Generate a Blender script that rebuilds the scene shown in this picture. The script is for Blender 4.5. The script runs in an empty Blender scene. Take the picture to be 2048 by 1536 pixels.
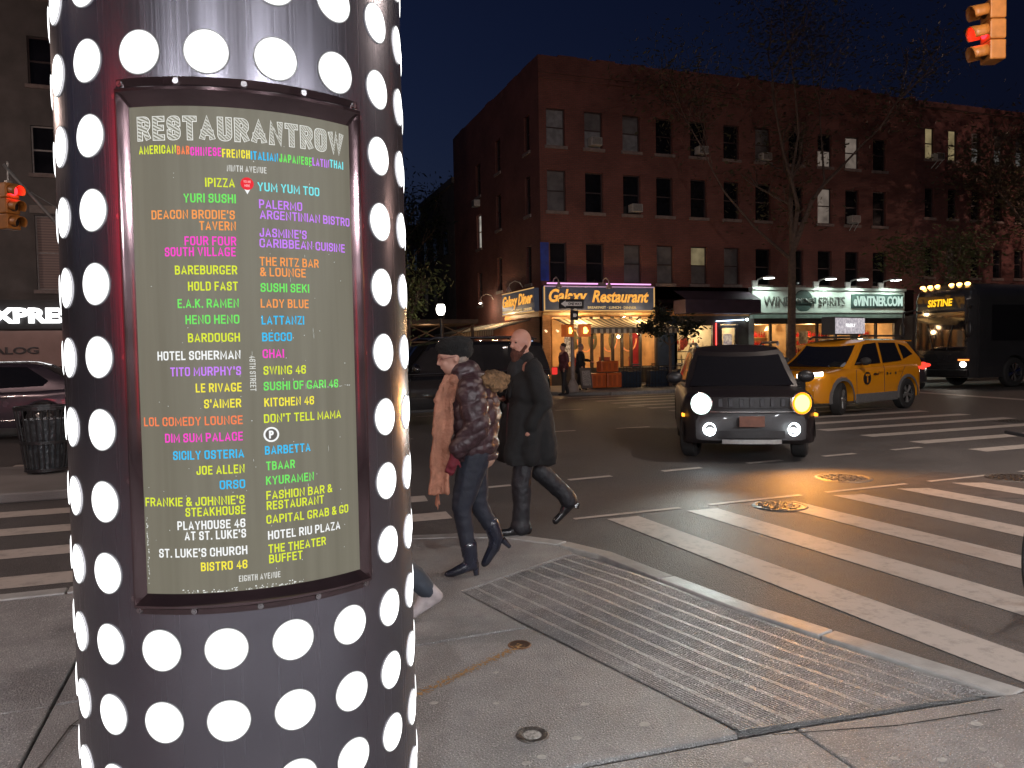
import bpy, math, random
from mathutils import Vector, Matrix, noise
R_=math.radians
random.seed(7)
sc=bpy.context.scene; COL=sc.collection
# ------------------------------------------------------------ camera
H=1.52; F=1539.0
_y,_p,_r=R_(19.5),R_(2.5),R_(1.0)
_fw=Vector((math.sin(_y)*math.cos(_p),math.cos(_y)*math.cos(_p),-math.sin(_p)))
_r0=Vector((math.cos(_y),-math.sin(_y),0)); _u0=_r0.cross(_fw)
_R=_r0*math.cos(_r)-_u0*math.sin(_r); _U=_R.cross(_fw)
cd=bpy.data.cameras.new('camera'); cam=bpy.data.objects.new('camera',cd); COL.objects.link(cam)
cd.sensor_width=36; cd.lens=F/2048*36; cd.clip_start=.05; cd.clip_end=2000
cam.matrix_world=Matrix(((_R.x,_U.x,-_fw.x,0),(_R.y,_U.y,-_fw.y,0),(_R.z,_U.z,-_fw.z,H),(0,0,0,1)))
sc.camera=cam
# ------------------------------------------------------------ sky, moon, exposure
W=bpy.data.worlds.new('World'); sc.world=W; W.use_nodes=True
wn=W.node_tree; bg=wn.nodes['Background']
sky=wn.nodes.new('ShaderNodeTexSky'); sky.sky_type='NISHITA'; sky.sun_disc=False
sky.sun_elevation=R_(-4.0); sky.sun_rotation=R_(-40); sky.air_density=1.2; sky.ozone_density=3
wn.links.new(sky.outputs[0],bg.inputs[0]); bg.inputs[1].default_value=.62
sd=bpy.data.lights.new('sun','SUN'); sd.energy=.012; sd.angle=R_(.5); sd.color=(.75,.85,1)
so=bpy.data.objects.new('sun',sd); COL.objects.link(so); so.rotation_euler=(R_(50),0,R_(-30)); so.location=(0,0,40)
sc.view_settings.view_transform='Standard'; sc.view_settings.look='None'; sc.view_settings.gamma=1
sc.view_settings.use_curve_mapping=False; sc.view_settings.exposure=.2
sc.cycles.max_bounces=6; sc.cycles.sample_clamp_indirect=4
# ------------------------------------------------------------ materials
def lin(v): v/=255; return v/12.92 if v<=.04045 else ((v+.055)/1.055)**2.4
def S(r,g,b): return (lin(r),lin(g),lin(b))
MC={}
def mat(name,col,rough=.6,metal=0,emis=None,es=0,noise_s=0,noise_a=.3,bump=0,bump_s=40,col2=None,coat=0,spec=.5,stretch=None,alpha=1,detail=4,speck=0):
    if name in MC: return MC[name]
    m=bpy.data.materials.new(name); m.use_nodes=True; n=m.node_tree; b=n.nodes['Principled BSDF']
    b.inputs['Base Color'].default_value=(*col,1); b.inputs['Roughness'].default_value=rough
    b.inputs['Metallic'].default_value=metal; b.inputs['Specular IOR Level'].default_value=spec
    b.inputs['Coat Weight'].default_value=coat; b.inputs['Coat Roughness'].default_value=.05
    if emis: b.inputs['Emission Color'].default_value=(*emis,1); b.inputs['Emission Strength'].default_value=es
    tc=n.nodes.new('ShaderNodeTexCoord'); mp=n.nodes.new('ShaderNodeMapping'); n.links.new(tc.outputs['Object'],mp.inputs[0])
    if stretch: mp.inputs['Scale'].default_value=stretch
    if noise_s:
        t=n.nodes.new('ShaderNodeTexNoise'); t.inputs['Scale'].default_value=noise_s; t.inputs['Detail'].default_value=detail
        n.links.new(mp.outputs[0],t.inputs[0])
        r=n.nodes.new('ShaderNodeValToRGB'); c2=col2 or tuple(x*(1-noise_a) for x in col)
        r.color_ramp.elements[0].color=(*c2,1); r.color_ramp.elements[1].color=(*col,1)
        r.color_ramp.elements[0].position=.35; r.color_ramp.elements[1].position=.65
        n.links.new(t.outputs[0],r.inputs[0]); n.links.new(r.outputs[0],b.inputs['Base Color'])
        if speck:
            last=r.outputs[0]
            for sc_,lo,hi,cc in ((150,.60,.68,tuple(min(1,x*2.3+.05) for x in col)),(95,.62,.70,tuple(x*.35 for x in col)),(9,.56,.75,tuple(x*.72 for x in col))):
                v=n.nodes.new('ShaderNodeTexNoise'); v.inputs['Scale'].default_value=sc_; v.inputs['Detail'].default_value=1; n.links.new(mp.outputs[0],v.inputs[0])
                k=n.nodes.new('ShaderNodeMapRange'); k.inputs[1].default_value=lo; k.inputs[2].default_value=hi; k.inputs[4].default_value=speck; n.links.new(v.outputs[0],k.inputs[0])
                mx=n.nodes.new('ShaderNodeMixRGB'); mx.inputs[2].default_value=(*cc,1); n.links.new(k.outputs[0],mx.inputs[0]); n.links.new(last,mx.inputs[1]); last=mx.outputs[0]
            n.links.new(last,b.inputs['Base Color'])
        q=n.nodes.new('ShaderNodeMapRange'); q.inputs[3].default_value=max(.02,rough-.1); q.inputs[4].default_value=min(1,rough+.1)
        n.links.new(t.outputs[0],q.inputs[0]); n.links.new(q.outputs[0],b.inputs['Roughness'])
    if bump:
        t=n.nodes.new('ShaderNodeTexNoise'); t.inputs['Scale'].default_value=bump_s; t.inputs['Detail'].default_value=3
        n.links.new(mp.outputs[0],t.inputs[0])
        u=n.nodes.new('ShaderNodeBump'); u.inputs['Strength'].default_value=min(1,bump); u.inputs['Distance'].default_value=.02 if bump<=1 else .02*bump
        n.links.new(t.outputs[0],u.inputs['Height']); n.links.new(u.outputs[0],b.inputs['Normal'])
    MC[name]=m; return m
def emi(name,col,s=1.0,mott=0,scale=4,col2=(0,0,0)):
    if name in MC: return MC[name]
    m=bpy.data.materials.new(name); m.use_nodes=True; n=m.node_tree; n.nodes.clear()
    o=n.nodes.new('ShaderNodeOutputMaterial'); e=n.nodes.new('ShaderNodeEmission'); e.inputs[0].default_value=(*col,1); e.inputs[1].default_value=s
    if mott:
        tc=n.nodes.new('ShaderNodeTexCoord'); t=n.nodes.new('ShaderNodeTexNoise'); t.inputs['Scale'].default_value=scale; t.inputs['Detail'].default_value=6
        n.links.new(tc.outputs['Object'],t.inputs[0]); r=n.nodes.new('ShaderNodeValToRGB')
        r.color_ramp.elements[0].color=(*col2,1); r.color_ramp.elements[1].color=(*col,1); r.color_ramp.elements[0].position=.5-mott/2; r.color_ramp.elements[1].position=.5+mott/2
        n.links.new(t.outputs[0],r.inputs[0]); n.links.new(r.outputs[0],e.inputs[0])
    n.links.new(e.outputs[0],o.inputs[0]); MC[name]=m; return m
def glass(name,tint=(1,1,1),refl=.12,rough=.02):
    if name in MC: return MC[name]
    m=bpy.data.materials.new(name); m.use_nodes=True; n=m.node_tree; n.nodes.clear()
    o=n.nodes.new('ShaderNodeOutputMaterial'); a=n.nodes.new('ShaderNodeBsdfTransparent'); g=n.nodes.new('ShaderNodeBsdfGlossy')
    a.inputs[0].default_value=(*tint,1); g.inputs['Roughness'].default_value=rough
    x=n.nodes.new('ShaderNodeMixShader'); f=n.nodes.new('ShaderNodeFresnel'); f.inputs[0].default_value=1.5
    q=n.nodes.new('ShaderNodeMath'); q.operation='ADD'; q.inputs[1].default_value=refl*.5; n.links.new(f.outputs[0],q.inputs[0])
    n.links.new(q.outputs[0],x.inputs[0]); n.links.new(a.outputs[0],x.inputs[1]); n.links.new(g.outputs[0],x.inputs[2]); n.links.new(x.outputs[0],o.inputs[0])
    MC[name]=m; return m
def brick(name,c1,c2,mortar,scale=1.0,bw=.21,bh=.075,rough=.85,worn=None,painted=False):
    if name in MC: return MC[name]
    m=bpy.data.materials.new(name); m.use_nodes=True; n=m.node_tree; b=n.nodes['Principled BSDF']; b.inputs['Roughness'].default_value=rough
    tc=n.nodes.new('ShaderNodeTexCoord'); sp=n.nodes.new('ShaderNodeSeparateXYZ'); ad=n.nodes.new('ShaderNodeMath'); cb=n.nodes.new('ShaderNodeCombineXYZ')
    n.links.new(tc.outputs['Object'],sp.inputs[0]); n.links.new(sp.outputs[0],ad.inputs[0]); n.links.new(sp.outputs[1],ad.inputs[1])
    n.links.new(ad.outputs[0],cb.inputs[0]); n.links.new(sp.outputs[2],cb.inputs[1])
    t=n.nodes.new('ShaderNodeTexBrick'); t.inputs['Scale'].default_value=scale; t.inputs['Brick Width'].default_value=bw; t.inputs['Row Height'].default_value=bh
    t.inputs['Mortar Size'].default_value=.012; t.inputs['Color1'].default_value=(*c1,1); t.inputs['Color2'].default_value=(*c2,1); t.inputs['Mortar'].default_value=(*mortar,1)
    n.links.new(cb.outputs[0],t.inputs[0])
    no=n.nodes.new('ShaderNodeTexNoise'); no.inputs['Scale'].default_value=.55; no.inputs['Detail'].default_value=8; no.inputs['Roughness'].default_value=.65; n.links.new(cb.outputs[0],no.inputs[0])
    mx=n.nodes.new('ShaderNodeMixRGB'); mx.blend_type='MULTIPLY'; mx.inputs[0].default_value=.8
    rr=n.nodes.new('ShaderNodeValToRGB'); rr.color_ramp.elements[0].color=(.45,.45,.45,1); rr.color_ramp.elements[1].color=(1.15,1.15,1.15,1); rr.color_ramp.elements[0].position=.3; rr.color_ramp.elements[1].position=.7
    n.links.new(no.outputs[0],rr.inputs[0]); n.links.new(t.outputs[0],mx.inputs[1]); n.links.new(rr.outputs[0],mx.inputs[2])
    last=mx.outputs[0]
    if worn:   # pale scoured patches high on the wall
        n2=n.nodes.new('ShaderNodeTexNoise'); n2.inputs['Scale'].default_value=1.3; n2.inputs['Detail'].default_value=10; n2.inputs['Roughness'].default_value=.75; n.links.new(cb.outputs[0],n2.inputs[0])
        r2=n.nodes.new('ShaderNodeValToRGB'); r2.color_ramp.elements[0].position=.58; r2.color_ramp.elements[1].position=.72; n.links.new(n2.outputs[0],r2.inputs[0])
        hr=n.nodes.new('ShaderNodeMapRange'); hr.inputs[1].default_value=11.6; hr.inputs[2].default_value=12.8; hr.inputs[4].default_value=.55; n.links.new(sp.outputs[2],hr.inputs[0])
        mu=n.nodes.new('ShaderNodeMath'); mu.operation='MULTIPLY'; n.links.new(r2.outputs[0],mu.inputs[0]); n.links.new(hr.outputs[0],mu.inputs[1])
        m2=n.nodes.new('ShaderNodeMixRGB'); m2.inputs[2].default_value=(*worn,1); n.links.new(mu.outputs[0],m2.inputs[0]); n.links.new(last,m2.inputs[1]); last=m2.outputs[0]
    n.links.new(last,b.inputs['Base Color'])
    bp=n.nodes.new('ShaderNodeBump'); bp.inputs['Strength'].default_value=.5; bp.inputs['Distance'].default_value=.01; n.links.new(t.outputs['Fac'],bp.inputs['Height']); bp.invert=True
    n.links.new(bp.outputs[0],b.inputs['Normal']); MC[name]=m; return m
def stripes_mat(name,c1,c2,axis,period,rough=.8,duty=.5,trans=0,es=0,diag=None):
    if name in MC: return MC[name]
    m=bpy.data.materials.new(name); m.use_nodes=True; n=m.node_tree; b=n.nodes['Principled BSDF']; b.inputs['Roughness'].default_value=rough
    tc=n.nodes.new('ShaderNodeTexCoord'); sp=n.nodes.new('ShaderNodeSeparateXYZ'); n.links.new(tc.outputs['Object'],sp.inputs[0])
    src=sp.outputs[axis]
    if diag is not None:
        a=n.nodes.new('ShaderNodeMath'); n.links.new(sp.outputs[0],a.inputs[0]); n.links.new(sp.outputs[diag],a.inputs[1]); src=a.outputs[0]
    d=n.nodes.new('ShaderNodeMath'); d.operation='DIVIDE'; d.inputs[1].default_value=period; n.links.new(src,d.inputs[0])
    f=n.nodes.new('ShaderNodeMath'); f.operation='FRACT'; n.links.new(d.outputs[0],f.inputs[0])
    g=n.nodes.new('ShaderNodeMath'); g.operation='GREATER_THAN'; g.inputs[1].default_value=duty; n.links.new(f.outputs[0],g.inputs[0])
    mx=n.nodes.new('ShaderNodeMixRGB'); mx.inputs[1].default_value=(*c1,1); mx.inputs[2].default_value=(*c2,1); n.links.new(g.outputs[0],mx.inputs[0])
    n.links.new(mx.outputs[0],b.inputs['Base Color'])
    if es: n.links.new(mx.outputs[0],b.inputs['Emission Color']); b.inputs['Emission Strength'].default_value=es
    MC[name]=m; return m
# ------------------------------------------------------------ mesh builder
class MB:
    def __init__(s): s.v=[]; s.f=[]
    def add(s,vs,fs):
        o=len(s.v); s.v+= [tuple(v) for v in vs]; s.f+=[tuple(i+o for i in f) for f in fs]; return s
    def box(s,x0,x1,y0,y1,z0,z1,M=None):
        vs=[Vector((x,y,z)) for z in (z0,z1) for y in (y0,y1) for x in (x0,x1)]
        if M is not None: vs=[M@v for v in vs]
        return s.add(vs,[(0,2,3,1),(4,5,7,6),(0,1,5,4),(1,3,7,5),(3,2,6,7),(2,0,4,6)])
    def cyl(s,p0,p1,r0,r1=None,n=12,cap=True):
        p0,p1=Vector(p0),Vector(p1); r1=r0 if r1 is None else r1; d=(p1-p0); 
        if d.length<1e-6: return s
        q=d.to_track_quat('Z','Y'); vs=[]
        for p,r in ((p0,r0),(p1,r1)):
            for i in range(n):
                a=2*math.pi*i/n; vs.append(p+q@Vector((r*math.cos(a),r*math.sin(a),0)))
        fs=[(i,(i+1)%n,n+(i+1)%n,n+i) for i in range(n)]
        if cap: fs+=[tuple(range(n))[::-1],tuple(range(n,2*n))]
        return s.add(vs,fs)
    def tube(s,pts,r,n=8):
        for a,b in zip(pts[:-1],pts[1:]): s.cyl(a,b,r,r,n)
        return s
    def taper(s,pts,rs,n=8):
        for i in range(len(pts)-1): s.cyl(pts[i],pts[i+1],rs[i],rs[i+1],n)
        return s
    def ell(s,c,r,n=14,m=9,M=None):
        c=Vector(c); vs=[]; fs=[]
        if not hasattr(r,'__len__'): r=(r,r,r)
        for j in range(m+1):
            t=math.pi*j/m
            for i in range(n):
                a=2*math.pi*i/n; v=Vector((r[0]*math.sin(t)*math.cos(a),r[1]*math.sin(t)*math.sin(a),r[2]*math.cos(t)))
                vs.append(c+(M@v if M is not None else v))
        for j in range(m):
            for i in range(n): fs.append((j*n+i,(j+1)*n+i,(j+1)*n+(i+1)%n,j*n+(i+1)%n))
        return s.add(vs,fs)
    def cap(s,p0,p1,r0,r1=None,n=12):
        r1=r0 if r1 is None else r1
        return s.cyl(p0,p1,r0,r1,n).ell(p0,r0,n,7).ell(p1,r1,n,7)
    def lathe(s,prof,n=24,M=None,c=(0,0,0)):
        vs=[];fs=[];k=len(prof); c=Vector(c)
        for i in range(n):
            a=2*math.pi*i/n
            for r,z in prof:
                v=Vector((r*math.cos(a),r*math.sin(a),z)); vs.append(c+(M@v if M is not None else v))
        for i in range(n):
            for j in range(k-1): fs.append((i*k+j,((i+1)%n)*k+j,((i+1)%n)*k+j+1,i*k+j+1))
        return s.add(vs,fs)
    def prism(s,poly,z0,z1,M=None):
        n=len(poly); vs=[Vector((p[0],p[1],z0)) for p in poly]+[Vector((p[0],p[1],z1)) for p in poly]
        if M is not None: vs=[M@v for v in vs]
        return s.add(vs,[tuple(range(n))[::-1],tuple(range(n,2*n))]+[(i,(i+1)%n,n+(i+1)%n,n+i) for i in range(n)])
    def grid(s,fn,nu,nv):
        vs=[fn(i/nu,j/nv) for j in range(nv+1) for i in range(nu+1)]
        return s.add(vs,[(j*(nu+1)+i,j*(nu+1)+i+1,(j+1)*(nu+1)+i+1,(j+1)*(nu+1)+i) for j in range(nv) for i in range(nu)])
    def mesh(s,name,mt):
        me=bpy.data.meshes.new(name); me.from_pydata(s.v,[],s.f); me.update()
        if mt is not None: me.materials.append(mt)
        return me
    def build(s,name,mt,parent=None,smooth=False,bevel=0,loc=None,rot=None):
        return link(name,s.mesh(name,mt),parent,smooth,bevel,loc,rot)
def link(name,me,parent=None,smooth=False,bevel=0,loc=None,rot=None):
    o=bpy.data.objects.new(name,me); COL.objects.link(o); o.parent=parent
    if loc is not None: o.location=loc
    if rot is not None: o.rotation_euler=rot
    if smooth: sm(me)
    if bevel:
        b=o.modifiers.new('b','BEVEL'); b.width=bevel; b.segments=2; b.limit_method='ANGLE'; b.angle_limit=R_(40)
    return o
def sm(me,ang=40):
    me.polygons.foreach_set('use_smooth',[True]*len(me.polygons))
    me.set_sharp_from_angle(angle=R_(ang))
def tag(o,label=None,cat=None,group=None,kind=None):
    if label: o['label']=label
    if cat: o['category']=cat
    if group: o['group']=group
    if kind: o['kind']=kind
    return o
def thing(name,label,cat,loc=(0,0,0),rz=0,group=None):
    o=bpy.data.objects.new(name,None); COL.objects.link(o); o.location=loc; o.rotation_euler=(0,0,rz); o.empty_display_size=.2
    return tag(o,label,cat,group)
def struct(o): o['kind']='structure'; return o
def copy_tree(o,parent=None):
    c=o.copy(); COL.objects.link(c); c.parent=parent
    for ch in list(o.children): copy_tree(ch,c)
    return c
def B(x0,x1,y0,y1,z0,z1): return MB().box(x0,x1,y0,y1,z0,z1)
def lamp(name,loc,power,col,parent=None,radius=.08,kind='POINT',rot=None,size=R_(120),blend=.5,sx=1,sy=1):
    l=bpy.data.lights.new(name,kind); l.energy=power; l.color=col
    if kind=='AREA': l.shape='RECTANGLE'; l.size=sx; l.size_y=sy
    else: l.shadow_soft_size=radius
    if kind=='SPOT': l.spot_size=size; l.spot_blend=blend
    o=bpy.data.objects.new(name,l); COL.objects.link(o); o.location=loc; o.parent=parent
    if rot: o.rotation_euler=rot
    return o
def aim(a,b): return (Vector(b)-Vector(a)).to_track_quat('-Z','Y').to_euler()
def remesh(mb,name,mt,parent,voxel=.012,smooth_it=3,disp=None):
    o=mb.build('tmp',mt); r=o.modifiers.new('r','REMESH'); r.mode='VOXEL'; r.voxel_size=voxel; r.use_smooth_shade=True
    if smooth_it: q=o.modifiers.new('s','SMOOTH'); q.factor=.5; q.iterations=smooth_it
    dg=bpy.context.evaluated_depsgraph_get(); me=bpy.data.meshes.new_from_object(o.evaluated_get(dg)); bpy.data.objects.remove(o)
    if disp:
        nn=[v.normal.copy() for v in me.vertices]
        for v,k in zip(me.vertices,nn): v.co+=k*disp(v.co)
        me.update()
    me.name=name; me.materials.clear(); me.materials.append(mt); me.polygons.foreach_set('use_smooth',[True]*len(me.polygons))
    p=bpy.data.objects.new(name,me); COL.objects.link(p); p.parent=parent; return p
# text: returns a mesh in local x (right) / z (up), facing -y
CAPR=None
def _capr():
    global CAPR
    cu=bpy.data.curves.new('t','FONT'); cu.body='H'; ob=bpy.data.objects.new('t',cu); me=bpy.data.meshes.new_from_object(ob); ys=[v.co.y for v in me.vertices]; CAPR=max(ys)-min(ys); bpy.data.objects.remove(ob); bpy.data.meshes.remove(me)
_capr()
def text_mesh(s,cap,width=None,bold=.012,shear=0,extrude=0,align='LEFT',mt=None,name='lettering'):
    cu=bpy.data.curves.new('t','FONT'); cu.body=s; cu.size=1; cu.offset=bold; cu.shear=shear; cu.extrude=0; cu.resolution_u=3
    ob=bpy.data.objects.new('t',cu); me=bpy.data.meshes.new_from_object(ob)
    xs=[v.co.x for v in me.vertices]; x0,x1=min(xs),max(xs); k=cap/CAPR; kx=(width/(x1-x0)) if width else k*.8
    w=(x1-x0)*kx; off={'LEFT':0,'RIGHT':-w,'CENTER':-w/2}[align]
    for v in me.vertices: v.co=Vector(((v.co.x-x0)*kx+off,-extrude,(v.co.y)*k-cap/2))
    if extrude:
        import bmesh
        bm=bmesh.new(); bm.from_mesh(me); r=bmesh.ops.extrude_face_region(bm,geom=bm.faces[:])
        for g in r['geom']:
            if isinstance(g,bmesh.types.BMVert): g.co.y+=extrude
        bm.to_mesh(me); bm.free()
    bpy.data.objects.remove(ob); bpy.data.curves.remove(cu); me.name=name
    me.materials.clear()
    if mt: me.materials.append(mt)
    return me
def text(s,cap,loc,mt,parent=None,width=None,rz=0,name='lettering',rot=None,**k):
    me=text_mesh(s,cap,width,mt=mt,name=name,**k)
    o=bpy.data.objects.new(name,me); COL.objects.link(o); o.parent=parent; o.location=loc; o.rotation_euler=rot or (0,0,rz); return o
# narrow sign-painter's capitals drawn as strokes
GL={'A':(.66,[[(0,0),(.5,1.0),(1,0)],[(.17,.27),(.83,.27)]],0),'B':(.58,[[(0,0),(0,1)],[(0,1),(.95,1),(.95,.53),(0,.53)],[(0,.53),(1,.53),(1,0),(0,0)]],1),
'C':(.56,[[(1,.68),(1,1),(0,1),(0,0),(1,0),(1,.32)]],1),'D':(.58,[[(0,0),(0,1)],[(0,1),(1,1),(1,0),(0,0)]],1),'E':(.48,[[(1,1),(0,1),(0,0),(1,0)],[(0,.52),(.88,.52)]],0),
'F':(.46,[[(1,1),(0,1),(0,0)],[(0,.50),(.88,.50)]],0),'G':(.60,[[(1,.80),(1,1),(0,1),(0,0),(1,0),(1,.38),(.66,.38)]],1),'H':(.58,[[(0,0),(0,1)],[(1,0),(1,1)],[(0,.52),(1,.52)]],0),
'I':(.0,[[(0,0),(0,1)]],0),'J':(.46,[[(1,1),(1,0),(0,0),(0,.3)]],1),'K':(.60,[[(0,0),(0,1)],[(.95,1),(0,.40)],[(.36,.62),(1,0)]],0),'L':(.44,[[(0,1),(0,0),(1,0)]],0),
'M':(.76,[[(0,0),(0,1),(.5,.22),(1,1),(1,0)]],0),'N':(.60,[[(0,0),(0,1),(1,0),(1,1)]],0),'O':(.58,[[(.5,1),(1,1),(1,0),(0,0),(0,1),(.5,1)]],1),
'P':(.56,[[(0,0),(0,1)],[(0,1),(1,1),(1,.44),(0,.44)]],1),'R':(.58,[[(0,0),(0,1)],[(0,1),(1,1),(1,.48),(0,.48)],[(.55,.48),(1.02,0)]],1),
'S':(.54,[[(1,.74),(1,1),(0,1),(0,.53),(1,.50),(1,0),(0,0),(0,.26)]],1),'T':(.56,[[(0,1),(1,1)],[(.5,1),(.5,0)]],0),'U':(.58,[[(0,1),(0,0),(1,0),(1,1)]],1),
'V':(.64,[[(0,1),(.5,-.02),(1,1)]],0),'W':(.95,[[(0,1),(.25,0),(.5,1),(.75,0),(1,1)]],0),'X':(.6,[[(0,0),(1,1)],[(0,1),(1,0)]],0),'Y':(.62,[[(0,1),(.5,.44),(1,1)],[(.5,.5),(.5,0)]],0),
'Z':(.52,[[(0,1),(1,1),(0,0),(1,0)]],0),'4':(.56,[[(.74,0),(.74,1),(-.02,.28),(1.1,.28)]],0),'6':(.56,[[(1,.76),(1,1),(0,1),(0,0),(1,0),(1,.55),(0,.55)]],1),
'&':(.62,[[(1.05,0),(.1,.72),(.1,1),(.72,1),(.72,.74),(0,.42),(0,0),(.62,0),(1.0,.45)]],1),"'":(.0,[[(0,1),(0,.76)]],0),'.':(.0,[[(0,0),(0,.04)]],0)}
def stroke_text(s,cap,width,T=.175,align='LEFT',mt=None,name='lettering',layout_T=None):
    """mesh of stroked capitals; all strokes the same weight T (of the cap height)"""
    LT=layout_T or T; gap=.12; adv=[]
    nat=0
    for ch in s:
        w=.27 if ch==' ' else GL[ch][0]*.80+LT+gap
        adv.append(w); nat+=w
    nat-=gap; extra=width/cap; fixed=sum((.27 if c==' ' else LT+gap) for c in s)-gap; k=(extra-fixed)/max(.01,nat-fixed)
    m=MB(); x=0; off={'LEFT':0,'RIGHT':-width,'CENTER':-width/2}[align]
    for ch,w in zip(s,adv):
        if ch==' ': x+=w; continue
        gw,paths,rnd=GL[ch]; W_=gw*.80*k
        for P in paths:
            pts=[Vector((x+LT/2+px*W_,LT/2+py*(1-LT)-( .0),0)) for px,py in P]
            if rnd and len(P)>2:
                q=[pts[0]]
                for i in range(1,len(pts)-1):
                    a,b,c=pts[i-1],pts[i],pts[i+1]; la,lc=(a-b).length,(c-b).length; r=min(.24,la*.48,lc*.48)
                    p0=b+(a-b).normalized()*r; p2=b+(c-b).normalized()*r
                    for t in (0,.25,.5,.75,1): q.append(p0*(1-t)**2+b*2*t*(1-t)+p2*t*t)
                q.append(pts[-1]); pts=q
            if P[0]!=P[-1]:
                pts[0]=pts[0]+(pts[0]-pts[1]).normalized()*T/2*(.6 if P[0][0]!=P[1][0] and P[0][1]!=P[1][1] else 1); pts[-1]=pts[-1]+(pts[-1]-pts[-2]).normalized()*T/2*(.6 if P[-1][0]!=P[-2][0] and P[-1][1]!=P[-2][1] else 1)
            closed=(P[0]==P[-1]); n=len(pts); Ls=[];Rs=[]
            for i in range(n):
                a=pts[i-1] if i else (pts[-2] if closed else None); c=pts[i+1] if i<n-1 else (pts[1] if closed else None)
                d1=(pts[i]-a).normalized() if a is not None else None; d2=(c-pts[i]).normalized() if c is not None else None
                if d1 is None or d1.length==0: d1=d2
                if d2 is None or d2.length==0: d2=d1
                n1=Vector((-d1.y,d1.x,0)); n2=Vector((-d2.y,d2.x,0)); nn=(n1+n2); 
                if nn.length<1e-4: nn=n1
                nn.normalize(); sc_=min(1.35,1/max(.3,nn.dot(n1))); Ls.append(pts[i]+nn*T/2*sc_); Rs.append(pts[i]-nn*T/2*sc_)
            m.add([(v.x*cap+off,0,(v.y-.5)*cap) for v in Ls+Rs],[(i,n+i,n+i+1,i+1) for i in range(n-1)])
        x+=w-(gw*.80)+W_
    me=m.mesh(name,mt)
    xs=[v.co.x for v in me.vertices]; x0,x1=min(xs),max(xs); kk=width/(x1-x0)
    for v in me.vertices: v.co.x=(v.co.x-x0)*kk+off
    return me
# ------------------------------------------------------------ common materials
ASPH=mat('asphalt',(.082,.077,.075),rough=.6,noise_s=1.2,noise_a=.35,bump=.9,bump_s=85,detail=8,spec=.6,speck=.7)
CONC=mat('concrete',(.29,.287,.282),rough=.45,noise_s=3,noise_a=.3,bump=.9,bump_s=120,detail=8,speck=.7)
CONC2=mat('concrete_ramp',(.31,.305,.30),rough=.36,noise_s=6,noise_a=.3,bump=1,bump_s=120,detail=8,speck=.8)
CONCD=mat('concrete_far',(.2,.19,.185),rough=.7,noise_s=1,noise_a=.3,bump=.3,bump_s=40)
KERB=mat('kerb_steel',(.38,.38,.365),rough=.4,noise_s=10,noise_a=.25,bump=.2,bump_s=80)
PAINT=None
def paint_mat():
    m=bpy.data.materials.new('worn_paint'); m.use_nodes=True; n=m.node_tree; b=n.nodes['Principled BSDF']; b.inputs['Roughness'].default_value=.6
    tc=n.nodes.new('ShaderNodeTexCoord'); a=n.nodes.new('ShaderNodeTexNoise'); a.inputs['Scale'].default_value=7; a.inputs['Detail'].default_value=12; a.inputs['Roughness'].default_value=.8
    n.links.new(tc.outputs['Object'],a.inputs[0]); r=n.nodes.new('ShaderNodeValToRGB'); r.color_ramp.elements[0].position=.3; r.color_ramp.elements[1].position=.5
    r.color_ramp.elements[0].color=(.20,.185,.17,1); r.color_ramp.elements[1].color=(.42,.38,.345,1); n.links.new(a.outputs[0],r.inputs[0]); n.links.new(r.outputs[0],b.inputs['Base Color'])
    u=n.nodes.new('ShaderNodeBump'); u.inputs['Strength'].default_value=.4; u.inputs['Distance'].default_value=.01; n.links.new(a.outputs[0],u.inputs['Height']); n.links.new(u.outputs[0],b.inputs['Normal'])
    return m
PAINT=paint_mat()
BLACK=mat('black_metal',(.02,.02,.022),rough=.4,noise_s=20)
RUBBER=mat('rubber',(.02,.02,.02),rough=.75,bump=.2,bump_s=60)
CHROME=mat('chrome',(.7,.7,.7),rough=.15,metal=1,noise_s=15,noise_a=.1)
DARKGLASS=mat('dark_glass',(.012,.012,.014),rough=.04,spec=.9,coat=.5)
STEEL=mat('galvanised_steel',(.35,.35,.34),rough=.45,metal=.8,noise_s=25,noise_a=.2)
WHITE=mat('white_plastic',(.7,.7,.68),rough=.5,noise_s=12,noise_a=.1)
WARMW=emi('warm_bulb',(1,.72,.38),9)
COOLW=emi('cool_bulb',(.85,1,.95),12)
# ============================================================ GROUND
ZR=-.12
road=struct(MB().add([(-300,-300,ZR),(400,-300,ZR),(400,500,ZR),(-300,500,ZR)],[(0,1,2,3)]).build('road',ASPH))
def slabp(poly,name='pavement_slab',mt=CONC,parent=None,z0=-.10,z1=0,bev=.006,label=None):
    o=MB().prism(poly,z0,z1).build(name,mt,parent,bevel=bev); return o
near=struct(slabp([(-30,-2.2),(3.6,-2.2),(3.1,2.4),(2.62,4.5),(2.5,5.1),(1.2,6.1),(-1.1,5.62),(-30,5.62)],'pavement',CONC2,None,-.125,-.035,0))
def sl(*p,**k): return slabp(list(p),parent=near,**k)
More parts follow.
